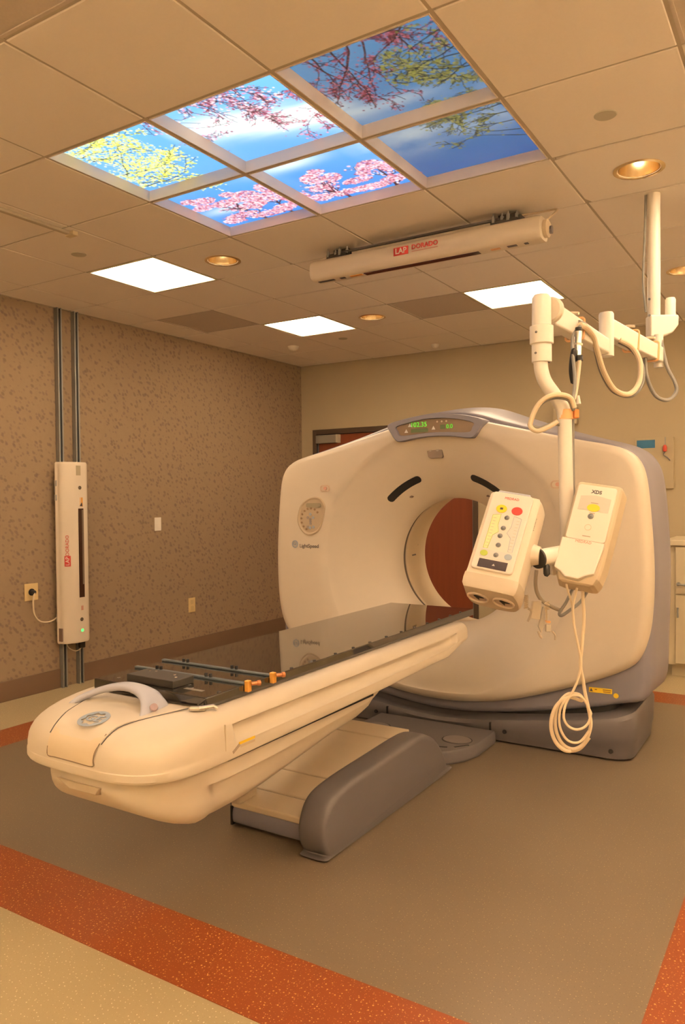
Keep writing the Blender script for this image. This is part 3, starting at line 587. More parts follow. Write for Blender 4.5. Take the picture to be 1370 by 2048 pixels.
ws = MB(frame((GC+0.96, 4.3365, 0.368), Vector((1, 0, 0.02)).normalized(), (0, 0, 1), (0, -1, 0))).box((0, 0, 0.0008), (0.125, 0.028, 0.001)).build('warning_label', YELLOW, ct)
for x_, z_, w_ in ((0.935, 0.374, 0.012), (0.995, 0.376, 0.044), (0.995, 0.366, 0.040)): MB(frame((GC+x_, 4.3352, z_-0.003), (1, 0, 0), (0, 0, 1), (0, -1, 0))).box((0, 0, 0), (w_, 0.005, 0.0008)).build('print_line', mat('label_ink', (0.30, 0.16, 0.03), 0.5), ws)
MB(frame((GC+0.91, 4.3352, 0.367), (1, 0, 0), (0, 0, 1), (0, -1, 0))).prism([(-0.009, -0.008), (0.009, -0.008), (0, 0.009)], Matrix(), 0, 0.001).build('warning_triangle', INK, ws)
MB(frame((GC+1.043, 4.3365, 0.349), (1, 0, 0), (0, 0, 1), (0, -1, 0))).prism(circ(0.014, 16), Matrix(), 0, 0.001).build('warning_dot', YELLOW, ct)

# ------------------------------------------------------------------ patient couch
cc = thing('patient_couch', 'cream patient couch with grooved side panels on a low slate pedestal', 'couch', (GC, 2.9, 0))
YH = 1.566
HW = 0.354
def zbot(y): return float(np.interp(y, [1.5, 1.9, 2.9, 3.66, 3.70, 3.93], [0.590, 0.590, 0.598, 0.615, 0.625, 0.675]))
def zcrown(y): return 0.757-0.022*max(0.0, (1.88-y)/0.32)**1.5
SH_S = [0.0, 0.03, 0.08, 0.22, 0.24, 0.40, 0.52, 0.62, 0.72, 0.80, 0.87, 0.93, 0.97, 1.0]      # height share of the rounded shoulder ...
SH_I = [0.016, 0.004, 0.0, 0.0, 0.0018, 0.0024, 0.005, 0.010, 0.019, 0.031, 0.046, 0.064, 0.084, 0.115]  # ... and how far it is drawn in
def shk(y): return float(np.interp(y, [1.62, 1.92], [1.0, 0.46]))
def zsurf(dx, y):
    d = min((HW-abs(dx))/1.0, (y-YH)); k = shk(y); return zbot(y)+(zcrown(y)-zbot(y))*float(np.interp(d/k, SH_I, SH_S))
foot = []          # half footprint from the nose to the tail
for k in range(26):
    a = math.pi/2*k/25; foot.append((HW*math.sin(a)**(2/3.6), 1.90-(1.90-YH)*math.cos(a)**(2/3.6)))
foot += [(HW, y) for y in (1.92, 1.94, 1.955, 1.97, 2.1, 2.4, 2.7, 3.0, 3.3, 3.55, 3.66, 3.70, 3.745, 3.76, 3.775, 3.79, 3.85, 3.91)]+[(HW-0.006, 3.925), (HW-0.02, 3.93), (0.2, 3.93)]
def cring(si, gr=0.0):
    out_ = []
    for x, y in foot:
        ins = float(np.interp(si, SH_S, SH_I))*shk(y); w = (HW-ins)/HW
        yy_ = 1.90-(1.90-y)*((1.90-YH-ins)/(1.90-YH)) if y < 1.90 else y
        g = gr*float(np.interp(y, [1.945, 1.965, 3.75, 3.772], [0, 1, 1, 0]))
        zb, zt = zbot(y), zcrown(yy_); out_.append((x*w-(g if x > 0.3 else 0), yy_, zb+(zt-zb)*si))
    return [(GC+p[0], p[1], p[2]) for p in out_]+[(GC-p[0], p[1], p[2]) for p in reversed(out_[1:])]
lev = [(q, 0) for q in SH_S[:5]]+[(0.29, 0), (0.31, 0.006), (0.38, 0.018), (0.52, 0.026), (0.62, 0.029), (0.665, 0.024), (0.69, 0.006), (0.70, 0)]+[(q, 0) for q in SH_S[8:]]
MB().loft([cring(q, g) for q, g in lev]).build('cradle_cover', CREAM, cc, angle=30)
ztop = lambda y: zsurf(0, y)
for s in (-1, 1): MB().bb(GC+s*0.352-0.003, GC+s*0.352+0.0015, 1.8975, 1.901, 0.60, 0.715).build('seam', BEIGE, cc)
# lid, tongue, grip and emblem on the head end
def top_patch(poly, lift_, name, m, par, thick=0.02):
    vs = [(GC+x, y, ztop(y)+lift_) for x, y in poly]; return MB().loft([[(p[0], p[1], p[2]-thick) for p in vs], vs]).build(name, m, par, angle=30)
lid_rows = []
for k in range(16):
    y = 1.588+(1.87-1.588)*k/15; w = float(np.interp(y, [1.588, 1.64, 1.70, 1.87], [0.118, 0.128, 0.150, 0.215])); lid_rows.append((y, w))
mb = MB(); mb.loft([[(GC+w*t_, y, zsurf(w*t_, y)+(0.0035 if abs(t_) < 1 else -0.004)) for t_ in (-1, -0.985, -0.8, -0.4, 0, 0.4, 0.8, 0.985, 1)] for y, w in lid_rows], False, False, closed=False)
lid = mb.build('lid', CREAM, cc, angle=30)
for s in (-1, 1): MB().tube([(GC+s*(w+0.0035), y, zsurf(w, y)+0.0008) for y, w in lid_rows], 0.0016, 6).build('lid_joint', INK, cc)
mb = MB(); rows = []
for k in range(10):
    si = 0.30+0.58*k/9; ins = float(np.interp(si, SH_S, SH_I)); w = 0.106+0.010*k/9
    row = []
    for t_ in np.linspace(-1, 1, 11):
        xx_ = w*t_; yf = 1.90-(1.90-YH-ins)*(1-(abs(xx_)/(HW-ins))**3.6)**(1/3.6); row.append((GC+xx_, yf-0.0035, 0.0025+zbot(1.6)+(zcrown(yf)-zbot(1.6))*(si-0.05*(1-t_*t_)*(k/9)**3)))
    rows.append(row)
mb.loft(rows, False, False, closed=False); tg = mb.build('release_tongue', CREAM2, cc, angle=40)
MB().tube(spline([rows[-1][-1], rows[5][-1], rows[2][-1], rows[0][-1], rows[0][6], rows[0][2], rows[0][0], rows[3][0]], 4), 0.0016, 6).build('tongue_joint', mat('joint_brown', (0.20, 0.14, 0.08), 0.6), tg)
hp = spline([(GC-0.215, 1.745, 0.738), (GC-0.185, 1.775, 0.766), (GC-0.11, 1.822, 0.796), (GC-0.03, 1.842, 0.806), (GC+0.06, 1.835, 0.796), (GC+0.115, 1.812, 0.772), (GC+0.14, 1.795, 0.740)], 6)
mb = MB(); rg = []
for i, p in enumerate(hp):
    t_ = (hp[min(i+1, len(hp)-1)]-hp[max(i-1, 0)]).normalized(); b_ = Vector((0, 1, 0)); n_ = t_.cross(b_).normalized(); s = i/(len(hp)-1)
    wd = float(np.interp(s, [0, 0.15, 0.55, 0.8, 1], [0.022, 0.020, 0.030, 0.050, 0.075])); hd = float(np.interp(s, [0, 0.5, 1], [0.010, 0.014, 0.012]))
    rg.append([p+b_*(wd*x)+n_*(hd*z) for x, z in rrect(2, 2, 0.8, 4)])
mb.loft(rg); gr = mb.build('grip', LAV_L, cc, angle=45)
MB().lathe([(0.001, 0.004), (0.012, 0.003), (0.014, -0.004)], hp[-5]+Vector((0.02, -0.02, 0.012)), (0.6, -0.5, 0.6), 16).build('lock_button', mat('lock_mauve', (0.36, 0.27, 0.29), 0.4), gr)
emblem(frame((GC+0.01, 1.655, ztop(1.655)+0.006), Vector((1, 0.15, 0)).normalized(), Vector((-0.15, 1, 0.19)).normalized(), Vector((0, -0.19, 1)).normalized()), 0.052, LBLUE, LBLUE, lid)
# carrier under the cradle: a boat-shaped housing
def carr(y):
    t = max(0, min(1, (1.98-y)/(1.98-1.615))); w = 0.318*(1-t**3.2)**(1/3.0) if t < 1 else 0.004; w = max(w, 0.004)
    zb = float(np.interp(y, [1.615, 1.64, 1.69, 1.76, 1.84, 1.96, 2.15, 2.45, 2.87, 2.93, 2.97, 2.995], [0.545, 0.502, 0.455, 0.415, 0.387, 0.372, 0.376, 0.417, 0.478, 0.505, 0.545, 0.58]))
    zt = 0.596; P = []
    tk = 0.10*float(np.interp(y, [1.86, 1.93], [0, 1]))*float(np.interp(y, [2.8, 2.95], [1, 0.3]))
    for a, b in ((0, 1), (0.85, 1), (0.985, 0.97), (1.0, 0.85), (1.0, 0.66), (0.985-tk, 0.61), (0.975-tk, 0.38), (0.95-tk, 0.21), (0.90-tk, 0.09), (0.82-tk, 0.02), (0.70-tk, 0.0), (0, 0)): P.append((a*w, zb+(zt-zb)*b))
    return [(GC+dx, y, z) for dx, z in P]+[(GC-dx, y, z) for dx, z in reversed(P[1:-1])]
ysc = [1.615+0.36*(1-math.cos(math.pi/2*k/18)) for k in range(19)]+[2.05, 2.2, 2.45, 2.7, 2.87, 2.90, 2.93, 2.95, 2.97, 2.985, 2.995]
cr = MB().loft([carr(y) for y in ysc]).build('carrier', CREAM, cc, angle=40)
MB().bb(GC-0.33, GC+0.335, 1.93, 2.90, 0.583, 0.592).build('carrier_gap', BLACK, cc)
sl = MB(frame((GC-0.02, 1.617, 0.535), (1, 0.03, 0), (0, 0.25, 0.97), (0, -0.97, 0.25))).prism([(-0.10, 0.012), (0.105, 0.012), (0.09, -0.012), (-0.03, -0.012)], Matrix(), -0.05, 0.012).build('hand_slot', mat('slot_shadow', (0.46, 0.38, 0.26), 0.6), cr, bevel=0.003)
MB().lathe([(0.001, 0.002), (0.006, 0.002), (0.008, -0.006)], (GC+0.165, 1.648, 0.535), (0.25, -0.95, 0), 12).build('screw', SLATE, cr)
MB(frame((GC+0.3555, 2.005, 0.637), (0, 1, 0), (0, 0, 1), (1, 0, 0))).box((0, 0, 0), (0.085, 0.009, 0.001)).build('caution_label', YELLOW, cc)
MB(frame((GC+0.3555, 2.01, 0.625), (0, 1, 0), (0, 0, 1), (1, 0, 0))).box((0, 0, 0), (0.075, 0.007, 0.001)).build('label_text', mat('faint_text', (0.62, 0.50, 0.36), 0.5), cc)
MB(frame((GC+0.3555, 1.95, 0.624), Vector((0, 1, 0.5)).normalized(), Vector((0, -0.5, 1)).normalized(), (1, 0, 0))).box((0, 0, 0), (0.04, 0.010, 0.001)).build('label_symbol', mat('faint_symbol', (0.42, 0.33, 0.24), 0.5), cc)
# latch beside the tabletop
MB().box((GC+0.262, 1.868, 0.764), (0.055, 0.022, 0.014), Matrix.Rotation(0.5, 4, 'Z')).build('latch', mat('latch_metal', (0.55, 0.50, 0.42), 0.3, 0.5), cc, bevel=0.004)
MB().tube([(GC+0.275, 1.86, 0.768), (GC+0.305, 1.895, 0.772), (GC+0.315, 1.905, 0.764)], 0.007, 8).build('latch_lever', mat('latch_metal', (0, 0, 0)), cc)
# pedestal
def pzf(y): return 0.105+0.165*(y-2.5)
pan_y = [2.60, 2.625, 2.70, 2.71, 2.712, 2.90, 3.0, 3.2, 3.34, 3.342, 3.35, 3.47]
for a, b, nm in ((2.585, 2.710, 'panel'), (2.716, 2.898, 'panel'), (2.904, 3.343, 'panel'), (3.349, 3.475, 'panel')):
    MB().loft([[(GC-0.215, y, pzf(y)-0.03), (GC+0.215, y, pzf(y)-0.03), (GC+0.215, y, pzf(y)), (GC-0.215, y, pzf(y))] for y in (a, b)]).build('sloping_panel', CREAM2, cc, bevel=0.006)
MB().loft([[(GC-0.21, y, pzf(y)-0.03), (GC+0.21, y, pzf(y)-0.03), (GC+0.21, y, pzf(y)-0.006), (GC-0.21, y, pzf(y)-0.006)] for y in (2.60, 3.47)]).build('panel_bed', INK, cc)
MB().bb(GC-0.215, GC+0.215, 2.60, 3.6, 0.012, 0.085).build('pedestal_core', SLATE, cc)
MB().loft([[(GC-0.205, 2.592-0.012*math.cos(a), 0.055+0.035*math.sin(a)) for a in [2*math.pi*k/16 for k in range(16)]], [(GC+0.205, 2.592-0.012*math.cos(a), 0.055+0.035*math.sin(a)) for a in [2*math.pi*k/16 for k in range(16)]]]).build('kick_bar', LAV, cc)
for s in (-1, 1): MB().bb(GC+s*0.209-0.005, GC+s*0.209+0.005, 2.578, 2.62, 0.012, 0.095).build('bar_end', BLACK, cc)
prof = spline([(3.66, 0.008, 0), (2.60, 0.008, 0), (2.53, 0.022, 0), (2.497, 0.09, 0), (2.505, 0.165, 0), (2.56, 0.236, 0), (2.70, 0.264, 0), (3.0, 0.276, 0), (3.30, 0.284, 0), (3.42, 0.272, 0), (3.54, 0.215, 0), (3.63, 0.12, 0), (3.67, 0.04, 0)], 6, True)
for s in (-1, 1):
    P = [(p[0], max(0.006, p[1])) for p in prof]; cy, cz = 3.05, 0.13; rg = []
    for dx, k in ((0.205, 0.93), (0.212, 0.965), (0.228, 0.99), (0.25, 1.0), (0.30, 1.0), (0.322, 0.985), (0.334, 0.95), (0.338, 0.90)):
        if s < 0: dx = 0.205+(dx-0.205)*0.3      # the far side has only a narrow, shorter cheek
        rg.append([(GC+s*dx, cy+(y-cy)*(1-(1-k)*0.35)*(1.0 if s > 0 or y > cy else 0.80), 0.006+(z-0.006)*k*(1 if s > 0 else 0.8)) for y, z in P])
    mb = MB(); mb.loft(rg); sc_ = mb.build('side_cover', SLATE, cc, angle=50)
MB().bb(GC-0.21, GC-0.14, 2.55, 2.68, 0.12, 0.44).build('lift_column', BEIGE, cc, bevel=0.01)
MB().loft([[(GC-0.20, 3.42, 0.10), (GC+0.20, 3.42, 0.10), (GC+0.20, 3.42, 0.20), (GC-0.20, 3.42, 0.20)], [(GC-0.20, 3.62, 0.08), (GC+0.20, 3.62, 0.08), (GC+0.20, 3.62, 0.12), (GC-0.20, 3.62, 0.12)]]).build('bellows', BLACK, cc)
fp = [(-0.385, 4.24), (-0.385, 3.98), (-0.33, 3.82), (-0.20, 3.70), (0, 3.66), (0.20, 3.70), (0.33, 3.82), (0.385, 3.98), (0.385, 4.25)]
fp = [(-0.385, 4.240)]+[(p[0], p[1]) for p in spline([(x, y, 0) for x, y in fp[1:-1]], 5)]+[(0.385, 4.240)]
ft = MB().loft([[(GC+x*k, 4.0+(y-4.0)*k, z) for x, y in fp] for k, z in ((0.985, 0.004), (0.99, 0.012), (1.0, 0.014), (1.0, 0.066), (0.985, 0.078), (0.96, 0.082))]).build('foot_plate', SLATE, cc, angle=30)
for s in (-1, 1):
    MB(frame((GC+s*0.26, 3.97, 0.082), (1, 0, 0), (0, 1, 0), (0, 0, 1))).ring(circ(0.088, 28, 0, 0, 0.075), circ(0.083, 28, 0, 0, 0.070), Matrix(), -0.004, 0.0012).build('pedal_rim', BLACK, ft)
    MB(frame((GC+s*0.26, 3.97, 0.082), (1, 0, 0), (0, 1, 0), (0, 0, 1))).prism(circ(0.080, 28, 0, 0, 0.067), Matrix(), -0.004, 0.004).build('foot_pedal', mat('pedal', (0.20, 0.175, 0.165), 0.45), ft, bevel=0.002)
    MB().box((GC+s*0.20, 3.80, 0.082), (0.14, 0.012, 0.004), Matrix.Rotation(s*0.35, 4, 'Z')).build('groove', BLACK, ft)
    MB().box((GC+s*0.325, 3.88, 0.082), (0.09, 0.012, 0.004), Matrix.Rotation(s*0.95, 4, 'Z')).build('groove', BLACK, ft)

# ------------------------------------------------------------------ carbon tabletop and the bits lying on it
tt = thing('carbon_tabletop', 'glossy black flat treatment tabletop lying on the cream couch', 'tabletop', (GC, 3.0, 0.757))
top = MB().bb(GC-0.275, GC+0.275, 1.895, 4.19, 0.7575, 0.795).build('slab', GLOSSB, tt, bevel=0.004)
for y in (1.97, 2.39, 2.548, 2.706, 2.85, 2.995, 3.15, 3.30, 3.445, 3.59, 3.735, 3.88, 4.02):
    for s in (1,): MB().lathe([(0.001, 0.004), (0.006, 0.004), (0.008, 0.0)], (GC+s*0.264, y, 0.795), (0, 0, 1), 12).build('index_stud', DARKB, tt)
MB().bb(GC-0.08, GC-0.012, 1.889, 1.897, 0.765, 0.785).build('end_plate', mat('end_plate', (0.30, 0.26, 0.21), 0.5), tt, bevel=0.003)
for x, y in ((-0.205, 1.95), (0.10, 2.0), (-0.15, 2.02), (0.14, 1.97)): MB().lathe([(0.001, 0.0012), (0.006, 0.001), (0.007, 0)], (GC+x, y, 0.795), (0, 0, 1), 10).build('screw', CHROME, tt)
MB(frame((GC+0.165, 1.955, 0.7955), (1, 0, 0), (0, 1, 0), (0, 0, 1))).box((0, 0, 0), (0.085, 0.018, 0.0006)).build('nameplate', mat('nameplate', (0.20, 0.17, 0.13), 0.4), tt)
bk = thing('index_block', 'flat black index block with screw heads at the end of the tabletop', 'block', (GC-0.02, 1.975, 0.795))
MB().bb(GC-0.135, GC+0.095, 1.925, 2.03, 0.7955, 0.822).build('plate', DARKB, bk, bevel=0.003)
for x, y in ((-0.10, 2.005), (-0.075, 2.012), (0.03, 2.0), (0.06, 1.975)): MB().lathe([(0.001, 0.0012), (0.005, 0.001), (0.006, -0.001)], (GC+x, y, 0.822), (0, 0, 1), 10).build('screw_head', CHROME, bk)
BARM = mat('bar_grey_blue', (0.10, 0.12, 0.135), 0.35)
for y, lb in ((2.10, 'thin grey-blue index bar with orange end clamp, next to the black block'), (2.245, 'thin grey-blue index bar with orange end clamp, farther from the black block')):
    t = thing('index_bar', lb, 'index bar', (GC, y, 0.795), 'index bars across the tabletop')
    MB().bb(GC-0.275, GC+0.277, y-0.009, y+0.009, 0.7955, 0.803).build('bar', BARM, t, bevel=0.002)
    for dx in (-0.15, 0.10):
        for q in (-0.011, 0.011): MB().lathe([(0.006, 0.0), (0.006, 0.012), (0.001, 0.013)], (GC+dx+q, y, 0.803), (0, 0, 1), 10).build('pin', BLACK, t)
    cl_ = MB().bb(GC+0.2765, GC+0.296, y-0.012, y+0.008, 0.772, 0.812).build('clamp', GOLD, t, bevel=0.003)
    MB().lathe([(0.007, 0.0), (0.007, 0.022), (0.010, 0.024), (0.010, 0.034), (0.001, 0.035)], (GC+0.296, y+0.004, 0.800), (0.55, 0.83, 0.0), 12).build('thumbscrew', mat('copper', (0.55, 0.22, 0.08), 0.35, 0.5), cl_)

# ------------------------------------------------------------------ ceiling laser
la = thing('ceiling_laser', 'long cream patient-alignment laser bar hung from black rails on the ceiling', 'laser', (-1.9, 3.86, 2.74))
X0, X1 = -2.585, -1.195
cs = [(3.78, 2.80), (3.782, 2.77), (3.795, 2.748), (3.82, 2.738), (3.88, 2.738), (3.905, 2.748), (3.918, 2.77), (3.92, 2.80), (3.918, 2.83), (3.905, 2.848), (3.88, 2.856), (3.82, 2.856), (3.795, 2.850), (3.783, 2.832)]
cs = [(p[0], p[1]) for p in spline([(a, b, 0) for a, b in cs], 3, True)]
mb = MB(); mb.loft([[(x, 3.85+(y-3.85)*k, 2.80+(z-2.80)*k) for y, z in cs] for x, k in ((X0, 0.90), (X0+0.012, 0.985), (X0+0.03, 1), (X1-0.03, 1), (X1-0.006, 0.985), (X1, 0.95))])
lb_ = mb.build('housing', CREAM, la, angle=40)
MB().bb(-2.235, -1.535, 3.822, 3.862, 2.7345, 2.7385).build('laser_window', mat('laser_window', (0.05, 0.02, 0.012), 0.15), lb_)
for a, b, m in ((-2.55, -2.44, INK), (-2.40, -2.365, INK), (-2.33, -2.25, GOLD), (-1.47, -1.42, PEACH), (-1.38, -1.33, INK), (-1.29, -1.27, INK)): MB().bb(a, b, 3.825, 3.848, 2.735, 2.7385).build('label', m, lb_)
red = MB().bb(-2.015, -1.925, 3.7765, 3.779, 2.805-0.022, 2.805+0.022).build('logo_box', RED, lb_)
LF = lambda x, z: frame((x, 3.776, z), (1, 0, 0), (0, 0, 1), (0, -1, 0))
lettering('LAP', 0.042, LF(-1.97, 2.805), WHITE, red, bold=0.001); lettering('DORADO', 0.036, LF(-1.825, 2.812), RED, lb_, bold=0.0008)
MB(frame((-1.825, 3.7765, 2.79), (1, 0, 0), (0, 0, 1), (0, -1, 0))).box((0, 0, 0), (0.155, 0.004, 0.001)).build('logo_line', mat('pale_red', (0.60, 0.30, 0.22), 0.5), lb_)
MB().bb(-2.42, -1.45, 3.875, 3.915, 2.868, 2.8955).build('rail', CREAM, la, bevel=0.003); MB().bb(-2.44, -1.43, 3.855, 3.875, 2.892, 2.902).build('rail_edge', INK, la)
for x in (-2.43, -1.40):
    br_ = MB().bb(x-0.085, x+0.085, 3.86, 3.98, 2.875, 2.90).bb(x-0.07, x+0.07, 3.84, 3.90, 2.855, 2.885).build('mount_bracket', DARKB, la, bevel=0.004)
    for k in range(4):
        MB().lathe([(0.010, 0.0), (0.010, 0.035), (0.004, 0.037), (0.004, 0.05)], (x-0.06+0.04*k, 3.845+0.02*(k % 2), 2.875), (0, 0, 1), 8).build('adjusting_screw', STEEL, br_)
    MB().bb(x-0.05, x+0.05, 3.89, 3.95, 2.90, H-0.006).build('hanger', DARKB, br_)
MB().lathe([(0.045, 0), (0.045, 0.02), (0.025, 0.03), (0.001, 0.03)], (X1, 3.86, 2.80), (1, 0, 0), 20).build('end_cap', BEIGE, la)
MB().lathe([(0.020, 0), (0.020, 0.012), (0.001, 0.013)], (X1+0.028, 3.86, 2.79), (1, 0, 0), 16).build('connector', SLATE, la)
MB().tube(spline([(X1+0.01, 3.86, 2.84), (X1+0.05, 3.88, 2.88), (X1+0.04, 3.93, 2.912), (X1-0.05, 3.95, 2.922), (X1-0.16, 3.93, 2.92)], 8), 0.005, 8).build('cable', BEIGE, la)

# ------------------------------------------------------------------ wall laser on strut channels
for y, lb in ((SY0, 'galvanised strut channel on papered wall, on the cord-outlet side of its twin'), (SY1, 'galvanised strut channel on papered wall, running behind the laser column')):
    t = thing('strut_channel', lb, 'strut', (XL+0.02, y, 0), 'strut channels on the papered wall')
    w, d = 0.041, 0.041
    MB().bb(XL, XL+0.003, y-w/2, y+w/2, 0, H-0.006).bb(XL, XL+d, y-w/2, y-w/2+0.003, 0, H-0.006).bb(XL, XL+d, y+w/2-0.003, y+w/2, 0, H-0.006).build('channel', STEEL, t, flat=True)
    MB().bb(XL+d-0.008, XL+d, y-w/2+0.003, y-w/2+0.011, 0, H-0.006).bb(XL+d-0.008, XL+d, y+w/2-0.011, y+w/2-0.003, 0, H-0.006).build('lip', STEEL, t, flat=True)
wl = thing('wall_laser', 'tall cream alignment laser column with dark slot mounted on the papered wall', 'laser', (XL+0.1, 3.92, 0.35))
Y0, Y1, Z0, Z1 = 3.795, 4.035, 0.352, 1.742; XF = XL+0.155
cs = [(XL+0.045, Y0+0.008), (XL+0.075, Y0), (XL+0.110, Y0+0.012), (XL+0.138, Y0+0.055), (XF, Y0+0.10), (XF, Y0+0.185), (XF-0.016, Y1-0.022), (XL+0.115, Y1-0.004), (XL+0.08, Y1), (XL+0.045, Y1-0.006)]
cs = [(p[0], p[1]) for p in spline([(a, b, 0) for a, b in cs], 4, True)]; cxm, cym = XL+0.09, 3.915
ho = MB().loft([[(cxm+(x-cxm)*k, cym+(y-cym)*k, z) for x, y in cs] for z, k in ((Z0, 0.94), (Z0+0.010, 0.99), (Z0+0.02, 1), (Z1-0.02, 1), (Z1-0.010, 0.99), (Z1, 0.94))]).build('housing', CREAM, wl, angle=40)
ys_ = 3.935
MB().bb(XF-0.012, XF+0.0035, ys_-0.022, ys_+0.026, 0.70, 1.385).build('laser_window', mat('laser_window', (0, 0, 0)), ho)
MB().bb(XF-0.010, XF+0.0045, ys_+0.010, ys_+0.026, 0.80, 1.375).build('window_edge', mat('window_edge', (0.16, 0.12, 0.08), 0.3), ho)
for z in (1.545, 0.530): MB().lathe([(0.001, 0.004), (0.014, 0.004), (0.018, -0.01)], (XF, ys_-0.004, z), (1, 0, 0), 20).build('lens_port', mat('lens_port', (0.12, 0.09, 0.06), 0.3), ho)
MB().lathe([(0.001, 0.004), (0.012, 0.003), (0.014, -0.01)], (XF, ys_, 0.445), (1, 0, 0), 16).build('status_light', LEDG, ho)
MB().bb(XF-0.01, XF+0.003, ys_-0.035, ys_+0.005, 1.64, 1.715).build('type_label', mat('type_label', (0.42, 0.36, 0.24), 0.5), ho)
MB().bb(XF-0.02, XF+0.002, ys_-0.005, ys_+0.022, 1.40, 1.47).build('warning_label', GOLD, ho)
MB(frame((XF+0.003, ys_+0.005, 1.415), (0, 1, 0), (0, 0, 1), (1, 0, 0))).prism([(-0.014, -0.012), (0.012, -0.012), (0.006, 0.018)], Matrix(), 0, 0.001).build('warning_triangle', INK, ho)
MB().bb(XF-0.01, XF+0.003, ys_-0.008, ys_+0.012, 0.60, 0.635).build('laser_label', mat('pale_red', (0, 0, 0)), ho)
LW = lambda z: frame((XL+0.128, Y0+0.036, z), (0, 0, 1), Vector((-0.62, -0.78, 0)).normalized(), Vector((0.78, -0.62, 0)).normalized())
MB(LW(0.985)).box((0, 0, 0.002), (0.08, 0.045, 0.002)).build('logo_box', RED, ho)
lettering('LAP', 0.040, LW(0.985) @ Matrix.Translation((0, 0, 0.004)), WHITE, ho); lettering('DORADO', 0.036, LW(1.105) @ Matrix.Translation((0, 0, 0.003)), RED, ho)
MB().bb(XL+0.05, XL+0.1, Y0-0.006, Y0+0.03, Z0+0.02, Z0+0.12).build('cable_gland', mat('gland_brown', (0.20, 0.13, 0.09), 0.5), ho)
for z in (1.54, 0.55): MB().bb(XL+0.041, XL+0.06, Y0-0.01, Y1+0.0, z-0.03, z+0.03).build('mount_plate', STEEL, wl, bevel=0.003)
for z in (1.58, 1.47): MB().box((XL+0.052, Y0+0.035-0.02, z), (0.03, 0.05, 0.05)).build('clamp', STEEL, wl, bevel=0.006)
MB().tube(spline([(XL+0.09, 3.84, Z0+0.003), (XL+0.09, 3.86, Z0-0.04), (XL+0.08, 3.93, Z0-0.075), (XL+0.07, 3.99, Z0-0.06), (XL+0.06, 4.0, Z0+0.003)], 6), 0.004, 6).build('loop_cable', BEIGE, wl)
MB().box((XL+0.06, 4.005, Z0-0.035), (0.03, 0.05, 0.06)).build('lower_clamp', DARKB, wl, bevel=0.006)

# wall plates
o1 = thing('power_outlet', 'beige outlet plate with a round plug and cord in it', 'outlet', (XL, 3.598, 0.70))
MB().bb(XL, XL+0.008, 3.54, 3.656, 0.705, 0.832).build('plate', mat('ivory_plate', (0.66, 0.50, 0.24), 0.5), o1, bevel=0.003)
MB().lathe([(0.026, 0), (0.026, 0.006), (0.001, 0.006)], (XL+0.008, 3.598, 0.768), (1, 0, 0), 20).build('receptacle', BLACK, o1)
pc_ = thing('electric_cable', 'cream power cord hanging from the beige outlet to the laser column', 'cord', (XL+0.02, 3.6, 0.52))
MB().lathe([(0.016, 0), (0.016, 0.03), (0.008, 0.035), (0.001, 0.036)], (XL+0.014, 3.598, 0.768), (1, 0, 0), 14).build('plug', DARKB, pc_)
MB().tube(spline([(XL+0.045, 3.598, 0.765), (XL+0.04, 3.588, 0.70), (XL+0.03, 3.605, 0.60), (XL+0.025, 3.66, 0.54), (XL+0.025, 3.75, 0.53), (XL+0.05, 3.80, 0.57), (XL+0.06, 3.815, 0.635)], 8), 0.006, 8).build('cable', CREAMC, pc_)
o2 = thing('switch_plate', 'white rectangular switch plate alone on the papered wall', 'switch', (XL, 4.893, 1.17)); MB().bb(XL, XL+0.008, 4.855, 4.931, 1.17, 1.288).build('plate', WHITE, o2, bevel=0.003); MB().bb(XL+0.008, XL+0.012, 4.877, 4.909, 1.196, 1.262).build('rocker', WHITE, o2, bevel=0.002)
o3 = thing('wall_outlet', 'beige outlet plate without a plug low on the papered wall', 'outlet', (XL, 5.31, 0.39)); MB().bb(XL, XL+0.008, 5.268, 5.354, 0.39, 0.525).build('plate', mat('ivory_plate', (0, 0, 0)), o3, bevel=0.003)
for z in (0.428, 0.487): MB().bb(XL+0.008, XL+0.011, 5.292, 5.330, z-0.02, z+0.02).build('socket', mat('ivory_socket', (0.58, 0.44, 0.22), 0.5), o3, bevel=0.002)

# ------------------------------------------------------------------ back wall furniture on the right
cb = thing('base_cabinet', 'cream laminate base cabinet with lever handles behind the scanner', 'cabinet', (-0.4, 6.8, 0))
MB().bb(-1.05, 0.30, 6.52, YB-0.014, 0.10, 1.045).build('body', CABM, cb)
MB().bb(-1.02, 0.28, 6.58, YB-0.014, 0, 0.10).build('toe_kick', CABM, cb)
MB().bb(-1.07, 0.32, 6.49, YB-0.014, 1.045, 1.09).build('worktop', mat('worktop_cream', (0.68, 0.60, 0.42), 0.4), cb, bevel=0.006)
for x in (-0.98, -0.55, -0.12):
    d_ = MB().bb(x, x+0.425, 6.50, 6.52, 0.115, 0.655).build('door', CABM, cb, bevel=0.002); MB().tube([(x+0.02, 6.475, 0.48), (x+0.02, 6.475, 0.56)], 0.007, 8).tube([(x+0.02, 6.50, 0.49), (x+0.02, 6.475, 0.49)], 0.005, 8).tube([(x+0.02, 6.50, 0.55), (x+0.02, 6.475, 0.55)], 0.005, 8).build('handle', STEEL, d_)
    d_ = MB().bb(x, x+0.425, 6.50, 6.52, 0.665, 1.035).build('drawer', CABM, cb, bevel=0.002); MB().tube([(x+0.02, 6.465, 0.745), (x+0.13, 6.465, 0.735)], 0.008, 8).tube([(x+0.025, 6.50, 0.745), (x+0.025, 6.46, 0.745)], 0.014, 10).build('handle', STEEL, d_)
